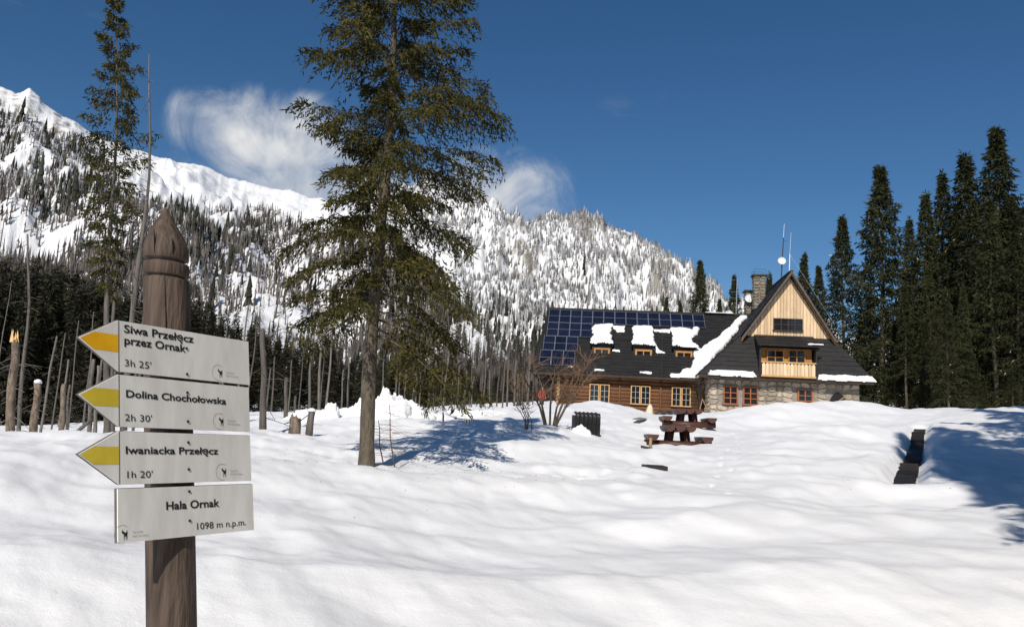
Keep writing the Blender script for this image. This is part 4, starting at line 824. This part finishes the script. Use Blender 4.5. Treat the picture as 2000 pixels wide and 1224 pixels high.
def dish(px, py, y, r, name, mast_z0, az=0, thick=.03, mast=True):
    x, z = hl(px, py, y); mb = MB(); n = 16; R = Matrix.Rotation(az, 4, 'Z') @ Matrix.Rotation(math.radians(-14), 4, 'X')
    vs = [Vector((0, .12 * r, 0))]; fs = []
    for ring, (q, dpt) in enumerate(((.5, .07), (1, -.12))):
        for i in range(n): vs.append(Vector((r * q * math.cos(2 * math.pi * i / n), dpt * r, r * q * math.sin(2 * math.pi * i / n))))
    fs += [(0, 1 + i, 1 + (i + 1) % n) for i in range(n)] + [(1 + i, 1 + n + i, 1 + n + (i + 1) % n, 1 + (i + 1) % n) for i in range(n)]
    vs2 = [v + Vector((0, .03, 0)) for v in vs]; N_ = len(vs); fs2 = [tuple(i + N_ for i in f[::-1]) for f in fs]; rim = [(1 + n + i, 1 + n + (i + 1) % n, N_ + 1 + n + (i + 1) % n, N_ + 1 + n + i) for i in range(n)]
    o = Vector((x, y, z)); mb.add([o + R @ v for v in vs + vs2], fs + fs2 + rim); d = mb.build(name, MT['white'], hut, True)
    MB().tube([o + R @ Vector((0, .05, -r * .9)), o + R @ Vector((0, -r * .7, -r * .1))], .012, 5).build('feed_arm', MT['metal_dark'], d)
    return o, d
o, d = dish(1613.5, 553, 3.0, .30, 'satellite_dish', 9)
xm, zm = hl(1616, 524, 3.1); xb2, zb2 = hl(1612.5, 576, 3.1); m = MB().tube([(xb2, 3.2, zb2 - .8), (xm, 3.2, zm)], [.05, .035], 8).build('antenna_mast', MT['metal_dark'], hut)
xt, ztt = hl(1617, 507, 3.1); MB().tube([(xm, 3.2, zm), (xt, 3.2, ztt)], .014, 5).build('aerial', MT['white'], m); MB().tube([(xm, 3.2, zm - .25), (xm + .25, 3.2, zm - .25)], .012, 4).build('aerial_arm', MT['metal_dark'], m)
xa, za = hl(1622.5, 566, 1.5); xc, zc = hl(1623.5, 545, 1.5); xd, zd = hl(1625, 518, 1.5); m = MB().tube([(xa, 1.5, za - .6), (xc, 1.5, zc)], .03, 6).build('antenna_mast', MT['white'], hut); MB().tube([(xc, 1.5, zc), (xd, 1.5, zd)], .01, 4).build('aerial', MT['white'], m)
MB().tube([(xc, 1.5, zc), (9.2, 3, 7.2)], .006, 3).build('guy_wire', MT['white'], hut)
dish(1574, 599, 7.9, .38, 'satellite_dish', 9, -.3); o, d = dish(1548, 618.5, 7.3, .30, 'satellite_dish', 8)
xa, za = hl(1557, 612, 7.5); xb2, zb2 = hl(1558.5, 575, 7.5); m = MB().tube([(xa, 7.5, za - .6), (xb2, 7.5, zb2)], .035, 6).build('antenna_mast', MT['alu'], hut)
for q in (.35, .55, .95): zq = za + (zb2 - za) * q; xq = xa + (xb2 - xa) * q; MB().tube([(xq - .5, 7.5, zq), (xq + .1, 7.5, zq)], .012, 4).build('aerial_arm', MT['alu'], m)
xa, za = hl(1547, 612, 7.2); MB().tube([(xa, 7.2, za - .6), (xa, 7.2, za + .5)], .02, 5).build('antenna_mast', MT['alu'], hut)
xa, za = hl(1466, 640, LYE); MB().tube([tuple(S0 + SE * roof_uv(1466, 640)[0] + SV * roof_uv(1466, 640)[1] + SN * .09), tuple(S0 + SE * roof_uv(1465, 693)[0] + SV * roof_uv(1465, 693)[1] + SN * .09)], .02, 5).build('lightning_cable', MT['metal_dark'], hut)

# ------------------------------------------------------------------ trail sign
PA, PB = P(793, 746, 2.88), P(953, 755, 3.40); PA.z = PB.z = 0; SD = (PB - PA).normalized(); SNn = Vector((SD.y, -SD.x, 0)); LB = (PB - PA).length
post_c = PA + SD * (LB * .49) - SNn * .105
zg = gz(post_c.x, post_c.y); R0 = .5 * 54 / F * post_c.y
LEAN, ZL = .13, P(793, 746, 2.88).z     # the old post leans a little to the left
sign = empty('trail_signpost', (post_c.x, post_c.y, zg), 0, 'carved brown wooden trail post with four white direction boards', 'signpost')
def zpx(py): return P(858, py, post_c.y).z - zg
lev = [(-.5, 1.04), (zpx(900), 1.04), (zpx(700), 1.03), (zpx(579), 1.01), (zpx(577), .99), (zpx(576.4), .97), (zpx(574.5), .82), (zpx(573.5), .80), (zpx(572.4), .97), (zpx(571.8), 1.0), (zpx(560), 1.01), (zpx(557.6), .99), (zpx(557), .96), (zpx(555.5), .80), (zpx(554), .79), (zpx(552.2), .97), (zpx(551.6), .99), (zpx(545), 1.0), (zpx(537), .985), (zpx(528), .88), (zpx(515), .62), (zpx(500), .30), (zpx(490), .09), (zpx(487), .02)]
mb = MB(); n = 28; rd = random.Random(12); wob = [1 + rd.uniform(-.02, .02) for _ in range(n)]
for z, q in lev:
    for k in range(n): a = 2 * math.pi * k / n; mb.v.append((R0 * q * wob[k] * math.cos(a) - LEAN * (z + zg - ZL), R0 * q * wob[k] * math.sin(a), z))
for i in range(len(lev) - 1):
    for k in range(n): mb.f.append((i * n + k, i * n + (k + 1) % n, (i + 1) * n + (k + 1) % n, (i + 1) * n + k))
mb.f.append(tuple((len(lev) - 1) * n + k for k in range(n))); pm = mb.build('post', MT['post'], sign, True)
cr = MB(); _sh = lambda p: (p[0] - LEAN * (p[2] + zg - ZL), p[1], p[2])
for a, z0, z1 in ((-1.25, zpx(575), zpx(690)), (-2.0, zpx(600), zpx(900)), (-.9, zpx(530), zpx(549)), (-1.7, zpx(520), zpx(549))):
    cr.tube([_sh(p) for p in ((R0 * 1.0 * math.cos(a), R0 * 1.0 * math.sin(a), z0), (R0 * 1.01 * math.cos(a + .03), R0 * 1.01 * math.sin(a + .03), (z0 + z1) / 2), (R0 * .99 * math.cos(a), R0 * .99 * math.sin(a), z1))], [.0012, .003, .001], 4)
cr.build('drying_crack', MT['black'], pm)
OFF = Vector((post_c.x, post_c.y, zg))
def bp(u, v, ztop, h=0): return PA + SD * u + SNn * h + Vector((-LEAN * (ztop - v - ZL), 0, ztop - v)) - OFF
def text_on(body, u, v, size, ztop, parent, m, bold=0, width=None, name='lettering'):
    cu = bpy.data.curves.new('text', 'FONT'); cu.body = body; cu.size = size * 1.14; cu.offset = bold * .95; cu.resolution_u = 3
    o = bpy.data.objects.new('text', cu); COL.objects.link(o); dg = bpy.context.evaluated_depsgraph_get(); dg.update()
    me = bpy.data.meshes.new_from_object(o.evaluated_get(dg)); COL.objects.unlink(o); bpy.data.objects.remove(o)
    w = max((q.co.x for q in me.vertices), default=1); kx = width / w if width else 1
    for q in me.vertices: q.co = bp(u + q.co.x * kx, v - q.co.y, ztop, .0075)
    me.materials.clear(); me.materials.append(m); me.name = name; return link(name, me, parent)
CHAM = [(0, 0), (.02, .35), (0, .5), (-.3, .62), (-.36, .75), (-.24, .8), (-.2, 1.0), (-.14, .82), (-.02, .74), (.25, .62), (.42, .66), (.55, .9), (.58, .62), (.52, .35), (.5, 0), (.42, 0), (.4, .3), (.2, .34), (.12, .3), (.08, 0)]
def emblem(u, v, s, ztop, parent):
    mb = MB(); mb.add([bp(u + x * s * .62, v - z * s, ztop, .0074) for x, z in CHAM], [tuple(range(len(CHAM)))]); mb.build('emblem', MT['ink'], parent)
    rg = MB(); n = 20
    for i in range(3, 16): 
        a0, a1 = 2 * math.pi * i / n, 2 * math.pi * (i + 1) / n; q = lambda a, r: bp(u - .15 * s + r * s * math.cos(a), v - .5 * s - r * s * math.sin(a), ztop, .0071); rg.add([q(a0, .8), q(a1, .8), q(a1, .84), q(a0, .84)], [(0, 1, 2, 3)])
    rg.build('emblem_ring', MT['inkgrey'], parent)
    for k, t in enumerate(('Tatrzański', 'Park Narodowy')): text_on(t, u + .9 * s, v - (.52 - .34 * k) * s, .0088, ztop, parent, MT['inkgrey'], 0, None, 'emblem_caption')
HB = P(793, 627, 2.88).z - P(793, 690, 2.88).z; print('board', HB, LB)
BOARDS = [(626.7, 'arrow', [('Siwa Przełęcz', .0196, .040, .0355, .0009, .305), ('przez Ornak', .0196, .081, .0355, .0009, .268), ("3h 25'", .0196, .160, .031, 0, .112)], MT['yel1'], (.455, .150), 'top arrow board reading Siwa Przełęcz przez Ornak'),
          (693.5, 'arrow', [('Dolina Chochołowska', .024, .077, .032, .0008, .455), ("2h 30'", .02, .160, .030, 0, .112)], MT['yel2'], (.455, .150), 'second arrow board reading Dolina Chochołowska'),
          (763.5, 'arrow', [('Iwaniacka Przełęcz', .021, .0765, .032, .0008, .412), ("1h 20'", .02, .160, .030, 0, .112)], MT['yel2'], (.462, .150), 'third arrow board reading Iwaniacka Przełęcz'),
          (834.5, 'plain', [('Hala Ornak', .185, .080, .036, .0009, .248), ('1098 m n.p.m.', .315, .160, .031, 0, .25)], None, (.02, .158), 'lowest plain board reading Hala Ornak')]
for py, kind, texts, stripe, em, lab in BOARDS:
    zt = P(793, py, 2.88).z; b = empty('sign_board', (0, 0, 0)); b.parent = sign; b['label'] = lab
    u0 = -.008 if kind == 'plain' else .0; u1 = LB + (.012 if kind != 'arrow' or stripe is not MT['yel2'] else .006)
    mb = MB(); mb.prism([bp(u0 + .001, 0, zt, 0), bp(u0 + .001, HB, zt, 0), bp(u1, HB, zt, 0), bp(u1, 0, zt, 0)], SNn * .006); mb.build('sheet', MT['sign'], b)
    MB().prism([bp(u0, -.001, zt, -.012), bp(u0, HB + .001, zt, -.012), bp(u1 + .001, HB + .001, zt, -.012), bp(u1 + .001, -.001, zt, -.012)], SNn * .0115).build('backing', MT['sign_edge'], b)
    if kind == 'arrow':
        tip = (-.150, HB * .44)
        MB().prism([bp(-.0015, 0, zt, 0), bp(*tip, zt, 0), bp(-.0015, HB, zt, 0)], SNn * .006).build('arrow_head', MT['sign'], b)
        MB().prism([bp(-.0005, -.001, zt, -.012), bp(tip[0] - .002, tip[1], zt, -.012), bp(-.0005, HB + .001, zt, -.012)], SNn * .0115).build('arrow_backing', MT['sign_edge'], b)
        va, vb = .053, .113; ua = tip[0] * (va / tip[1]) ; ua = tip[0] * (va / tip[1]); ub = tip[0] * ((HB - vb) / (HB - tip[1]))
        MB().add([bp(-.002, va, zt, .0068), bp(ua + .004, va, zt, .0068), bp(tip[0] + .004, tip[1], zt, .0068), bp(ub + .004, vb, zt, .0068), bp(-.002, vb, zt, .0068)], [(0, 1, 2, 3, 4)]).build('trail_stripe', stripe, b)
        MB().box(-.001, .001, -.0001, .0001, 0, .01).build('seam', MT['ink'], b).data.clear_geometry() if False else MB().add([bp(-.0016, 0, zt, .0069), bp(-.0016, HB, zt, .0069), bp(.001, HB, zt, .0069), bp(.001, 0, zt, .0069)], [(0, 1, 2, 3)]).build('seam', MT['sign_edge'], b)
    for t, u, v, size, bold, w in texts: text_on(t, u, v, size, zt, b, MT['ink'], bold, w)
    emblem(em[0] - .006, em[1] + .014, .038, zt, b)
    for v in {626.7: (.066, .165), 693.5: (.043, .152), 763.5: (.033, .133), 834.5: (.018, .125)}[py]:
        o = bp(LB * .487, v, zt, .006); mb = MB(); mb.tube([o, o + SNn * .004], .0048, 8); mb.build('bolt', MT['ink'], b)

# ------------------------------------------------------------------ things in the snow
def picnic(px, Y, rz, label, w=1.95, L=1.9):
    b = place(px, Y); e = empty('picnic_table', b + Vector((0, 0, -.24)), rz, label, 'picnic table'); e.scale = (1.12, 1.12, 1.12)
    for y in (-L * .3, L * .32): MB().tube([(-w / 2, y, .22), (w / 2, y, .24)], .12, 9).build('bearer_log', MT['redlog'], e, True)
    for x in (-w / 2 + .17, w / 2 - .17):
        n = 9; poly = [(x + .17 * math.cos(math.pi + math.pi * i / n), -L / 2, .50 + .19 * math.sin(math.pi + math.pi * i / n)) for i in range(n + 1)]; MB().prism(poly, (0, L, 0)).build('seat', MT['redlog'], e)
    for x in (-.31, .0, .31):
        n = 9; poly = [(x + .155 * math.cos(math.pi + math.pi * i / n), -L / 2 - .05, .80 + .19 * math.sin(math.pi + math.pi * i / n)) for i in range(n + 1)]; MB().prism(poly, (0, L + .1, 0)).build('table_plank', MT['redlog'], e)
    for y in (-L * .3, L * .32):
        for x in (-.22, .22): MB().tube([(x * 1.5, y + .1, -.2), (x, y + .1, .66)], .09, 8).build('leg', MT['redlog'], e, True)
    MB().box(-.3, .35, -.2, L * .45, .745, .80).build('snow_cover', MT['roofsnow'], e) if False else None
picnic(1484, 28.5, -.10, 'nearer red-brown log picnic table half sunk in the snow')
picnic(1496, 35.5, -.08, 'farther red-brown log picnic table, closer to the hut', 2.0, 1.9)
# black corrugated cover, bent over at the top and half buried
b = place(1373, 28.3); e = empty('corrugated_cover', b + Vector((0, 0, -.05)), .12, 'black corrugated plastic cover half buried in the snow', 'cover')
nx, nyv = 66, 8; W, Hc = .86, .88; V = []; Fq = []
for layer in (0, .02):
    for j in range(nyv + 1):
        t = j / nyv
        for i in range(nx + 1):
            x = -W / 2 + W * i / nx; wv = .032 * math.sin(i / nx * 2 * math.pi * 6)
            if t < .75: y, z = wv - .06 * t, -.12 + t / .75 * Hc
            else: a = (t - .75) / .25; y, z = -.045 + .55 * a, Hc - .12 + wv * a + .03 * math.sin(a * 3) + wv * .8 * (1 - a)
            V.append((x * (1 + .05 * (1 - t)), y + layer, z - layer * a if t >= .75 else z))
k = (nx + 1) * (nyv + 1)
for j in range(nyv):
    for i in range(nx): q = j * (nx + 1) + i; Fq += [(q, q + 1, q + nx + 2, q + nx + 1), (k + q, k + q + nx + 1, k + q + nx + 2, k + q + 1)]
MB().add(V, Fq).build('sheet', MT['blackplastic'], e, True)
MB().box(-W / 2 - .03, -W / 2 + .03, -.02, .5, -.2, Hc - .2).build('side_post', MT['blackplastic'], e); MB().box(W / 2 - .03, W / 2 + .03, .02, .5, -.2, Hc - .2).build('side_post', MT['blackplastic'], e)
def lump(name, c, rx, ry, rz_, seed, m, label, rough=.25, kind=None, cat=None, n=22, sharp=0):
    V = []; nn = n; rr = n * 2
    for i in range(nn + 1):
        th = math.pi / 2 * (1 - i / nn) * 1.12
        for j in range(rr):
            ph = 2 * math.pi * j / rr; x, y, z = math.cos(ph) * math.cos(th - .18), math.sin(ph) * math.cos(th - .18), math.sin(th - .18); V.append((x, y, z))
    A = np.array(V); nz = fbm(A[:, 0] * 2.1 + seed * 3.7 + A[:, 2], A[:, 1] * 2.1 + seed + A[:, 2] * 1.7, 5, .55); A = A * (1 + rough * 2 * nz)[:, None]
    if sharp: A = A + sharp * np.round(fbm(A[:, 0] * 4 + seed, A[:, 1] * 4 + A[:, 2] * 3, 2) * 4)[:, None] * .06
    A = A * np.array([rx, ry, rz_]); A[:, 2] = np.maximum(A[:, 2], -.4)
    i = np.arange(nn)[:, None] * rr; j = np.arange(rr)[None]; Q = np.stack([i + j, i + (j + 1) % rr, i + rr + (j + 1) % rr, i + rr + j], -1).reshape(-1, 4)[:, ::-1]
    o = link(name, npmesh(name, A, Q, m, True)); o.location = c; return tag(o, label, cat, None, kind)
c = place(1366, 27.9); lump('snow_mound', c + Vector((0, 0, -.1)), .34, .3, .42, 3, MT['roofsnow'], 'snow slumped against the black corrugated cover', .15, 'structure')
# ploughed snow heaps left and right of the big spruce
for k, (px, pyt, Y, rx) in enumerate(((1028, 738, 30, .8), (1050, 738, 31, .7), (1075, 734, 31, .9), (1092, 733, 31, .6), (1128, 723, 30, .75), (1146, 728, 30.5, .8), (1162, 744, 31, .7), (1120, 716, 31, .35), (1136, 718, 30.6, .32), (1057, 729, 30, .28), (1091, 727, 31, .3), (1185, 742, 34, .9), (1225, 741, 37, 1.2), (1255, 740, 38, 1.0))):
    c = place(px, Y); h = P(px, pyt, Y).z - c.z
    lump('snow_heap', c, rx, rx * .8, max(.3, h), k + 2, MT['roofsnow'], 'lumpy ploughed snow heap', .22, 'structure', sharp=.45)
# loose grey board
b = place(1438, 35.5); o = tag(MB().box(-.16, .16, -.62, .62, -.02, .02, Matrix.Translation((0, 0, .12)) @ Matrix.Rotation(-.42, 4, 'Z') @ Matrix.Rotation(.12, 4, 'Y') @ Matrix.Rotation(.08, 4, 'X')).build('grey_board', MT['greyboard']), 'weathered grey board lying tilted on the snow left of the tables', 'board'); o.location = b
b = place(1451, 24); o = tag(MB().tube([(0, 0, -.2), (0, 0, .2), (0, 0, .40)], [.05, .047, .045], 10).build('marker_post', MT['log_end'], smooth=True), 'short pale round post in front of the nearer picnic table', 'post'); o.location = b
b = place(1448, 23); o = tag(MB().box(-.2, .2, -.035, .035, -.02, .05, Matrix.Rotation(-.25, 4, 'Z') @ Matrix.Rotation(.15, 4, 'Y')).build('fallen_plank', MT['plank']), 'thin dark plank lying below the short pale post', 'plank'); o.location = b
b = place(1456, 19); e = empty('timber_block', b, .05, 'dark flat timber block lying in the snow, nearest the viewer', 'timber')
for k in range(3): MB().box(-.24, .24, -.3 + .2 * k, -.11 + .2 * k, -.1, .09 + .005 * k).build('plank', MT['plank'], e)
# plank path on the right
walk = empty('plank_path', WALK[3], 0, 'narrow path of dark planks cut into the snow on the right', 'path')
acc = 0; wl = [(p.x, p.y) for p in WALK]; pk = MB().box(-.21, .21, -.085, .085, -.03, .03).mesh('plank', MT['plank'])
for (ax, ay), (bx, by) in zip(wl[:-1], wl[1:]):
    L = math.hypot(bx - ax, by - ay); n = int(L / .2)
    for i in range(n):
        t = (i + .5) / n; x, y = ax + (bx - ax) * t, ay + (by - ay) * t
        o = link('plank', pk, walk); o.location = Vector((x + random.uniform(-.02, .02), y, gz(x, y) + .05)) - WALK[3]; o.rotation_euler = (math.atan2(gz(bx, by) - gz(ax, ay), L), random.uniform(-.03, .03), math.atan2(by - ay, bx - ax) - math.pi / 2 + random.uniform(-.04, .04))
# things by the hut wall
b = place(1449, 50); h = 1.0; e = empty('cloth_bundle', b + Vector((0, 0, -.1)), 0, 'cream cloth draped in a peak by the log wall', 'cloth')
mb = MB(); n = 16
for q, z in ((.42, -.1), (.36, .3), (.27, .55), (.2, .8), (.05, .98)):
    for i in range(n): a = 2 * math.pi * i / n; r = q * (1 + .16 * math.sin(a * 5 + z)); mb.v.append((r * math.cos(a) * .8 + .08 * z, r * math.sin(a) * .6, z))
for k in range(4):
    for i in range(n): mb.f.append((k * n + i, k * n + (i + 1) % n, (k + 1) * n + (i + 1) % n, (k + 1) * n + i))
mb.f.append(tuple(4 * n + i for i in range(n))); mb.build('drape', MT['cream'], e, True)
b = place(1515, 51); e = empty('trestle', b, .2, 'pale pole trestle leaning in the corner by the stone wall', 'trestle')
MB().tube([(-.3, 0, -.1), (.05, .1, 1.15)], .025, 6).build('leg', MT['log_end'], e); MB().tube([(.6, 0, -.1), (.05, .1, 1.15)], .025, 6).build('leg', MT['log_end'], e); MB().tube([(-.15, .05, .5), (.3, .05, .5)], .02, 6).build('cross_bar', MT['darkwood'], e)
for k, (px, Y, sc, lab) in enumerate(((1462, 49, .32, 'dark bag nearest the cream cloth by the log wall'), (1472, 50, .38, 'dark bag in the middle of the log wall foot'), (1488, 49, .36, 'dark bag left of the wall corner'))):
    lump('bag', place(px, Y) + Vector((0, 0, .1)), sc, sc * .7, sc * 1.1, 30 + k, MT['metal_dark'], lab, .12, None, 'bag', 10)
b = HO + EX * DX0 - EY * .6; b.z = gz(b.x, b.y); tag(MB().tube([b + EX * (1.15 - 1.1 * math.cos(t * .32)) * .9 + Vector((0, 0, -.3 + 1.9 * math.sin(min(t * .32, 1.75)) ** .8)) for t in range(0, 7)], [.05, .05, .047, .042, .035, .028, .018], 7).build('bent_branch', MT['log_end'], smooth=True), 'pale bent branch arching before the dark doorway', 'branch')
c = place(676, 20.5); lump('tarp_bundle', c + Vector((0, 0, .05)), .35, .3, .28, 44, MT['bluetarp'], 'dark blue bundle at the foot of the torn snag', .2, None, 'bundle', 12)
b = place(741, 26); tag(MB().tube([b + Vector((-.3, 0, .02)), b + Vector((.12, 0, .42)), b + Vector((.38, .1, .72))], [.05, .06, .045], 7).build('fallen_log', MT['deadbark'], smooth=True), 'short broken log propped up behind the left snow crest', 'log')
# a walker in red behind the wide shrub
def person(px, Y, label):
    b = place(px, Y); e = b
    J = {'pelvis': (0, 0, .95), 'spine': (0, .01, 1.2), 'chest': (0, .01, 1.4), 'neck': (0, 0, 1.53), 'head': (0, -.01, 1.64), 'crown': (0, 0, 1.76), 'ls': (-.19, 0, 1.44), 'le': (-.27, .02, 1.15), 'lh': (-.2, -.14, .98), 'rs': (.19, 0, 1.44), 're': (.28, .03, 1.16), 'rh': (.24, -.12, .95),
         'lp': (-.1, 0, .9), 'lk': (-.12, -.05, .5), 'la': (-.12, .03, .1), 'lt': (-.13, -.13, .04), 'rp': (.1, 0, .9), 'rk': (.12, .02, .5), 'ra': (.13, .1, .1), 'rt': (.14, -.05, .04)}
    E_ = [('pelvis', 'spine'), ('spine', 'chest'), ('chest', 'neck'), ('neck', 'head'), ('head', 'crown'), ('chest', 'ls'), ('ls', 'le'), ('le', 'lh'), ('chest', 'rs'), ('rs', 're'), ('re', 'rh'), ('pelvis', 'lp'), ('lp', 'lk'), ('lk', 'la'), ('la', 'lt'), ('pelvis', 'rp'), ('rp', 'rk'), ('rk', 'ra'), ('ra', 'rt')]
    Rr = {'pelvis': .15, 'spine': .15, 'chest': .16, 'neck': .065, 'head': .1, 'crown': .075, 'ls': .085, 'le': .06, 'lh': .045, 'rs': .085, 're': .06, 'rh': .045, 'lp': .1, 'lk': .075, 'la': .06, 'lt': .045, 'rp': .1, 'rk': .075, 'ra': .06, 'rt': .045}
    ks = list(J); me = bpy.data.meshes.new('person'); me.from_pydata([J[k] for k in ks], [(ks.index(a), ks.index(c)) for a, c in E_], []); o = bpy.data.objects.new('tmp', me); COL.objects.link(o)
    sk = o.modifiers.new('skin', 'SKIN'); 
    for i, k in enumerate(ks): me.skin_vertices[0].data[i].radius = (Rr[k], Rr[k] * .85); me.skin_vertices[0].data[i].use_root = (i == 0)
    ss = o.modifiers.new('sub', 'SUBSURF'); ss.levels = 1; ss.render_levels = 1
    dg = bpy.context.evaluated_depsgraph_get(); dg.update(); m2 = bpy.data.meshes.new_from_object(o.evaluated_get(dg)); COL.objects.unlink(o); bpy.data.objects.remove(o)
    red = mat('red_jacket', (.33, .03, .025), (.45, .05, .04), rough=.7); trs = mat('dark_trousers', (.015, .016, .02), (.03, .03, .035), rough=.8); skn = mat('skin', (.5, .31, .23), (.56, .36, .27), rough=.5); hat = mat('dark_hat', (.02, .02, .025), (.03, .03, .035), rough=.9)
    m2.materials.clear(); [m2.materials.append(q) for q in (red, trs, skn, hat)]
    for p in m2.polygons:
        z = p.center.z; p.use_smooth = True; p.material_index = 3 if z > 1.69 else 2 if z > 1.54 or (z < 1.02 and abs(p.center.x) > .17 and p.center.y < -.08 and z > .85) else 0 if z > .88 else 1
    r = link('person', m2); r.location = b; r.rotation_euler = (0, 0, .5); tag(r, label, 'person'); return r
person(1316, 56, 'person in a red jacket and dark trousers beyond the wide shrub')

# twigs, cone scales and needles blown onto the snow
def litter():
    rd = random.Random(77); V = []; Q = []
    for k in range(560):
        if k < 520: a = rd.uniform(0, 6.28); r = abs(rd.gauss(0, 2.6)); x, y = main_tree.location.x + r * math.cos(a) + .5, main_tree.location.y + r * math.sin(a)
        else: x, y = rd.uniform(6, 12), rd.uniform(10, 20)
        z = gz(x, y) + .004; t = rd.uniform(0, 6.28); L = rd.uniform(.012, .05); w = rd.uniform(.002, .005); d = Vector((math.cos(t), math.sin(t), rd.uniform(-.1, .25))) * L; n = Vector((-math.sin(t), math.cos(t), 0)) * w; o = Vector((x, y, z)); b0 = len(V)
        V += [tuple(o - n), tuple(o + n), tuple(o + d + n * .4), tuple(o + d - n * .4), tuple(o + Vector((0, 0, w * 1.6))), tuple(o + d + Vector((0, 0, w)))]
        Q += [(b0, b0 + 1, b0 + 2, b0 + 3), (b0, b0 + 3, b0 + 5, b0 + 4), (b0 + 1, b0 + 4, b0 + 5, b0 + 2)]
    tag(link('needle_litter', npmesh('needle_litter', V, Q, MT['twig'])), 'scattered twigs and needles lying on the snow', 'litter', None, 'stuff')
litter()
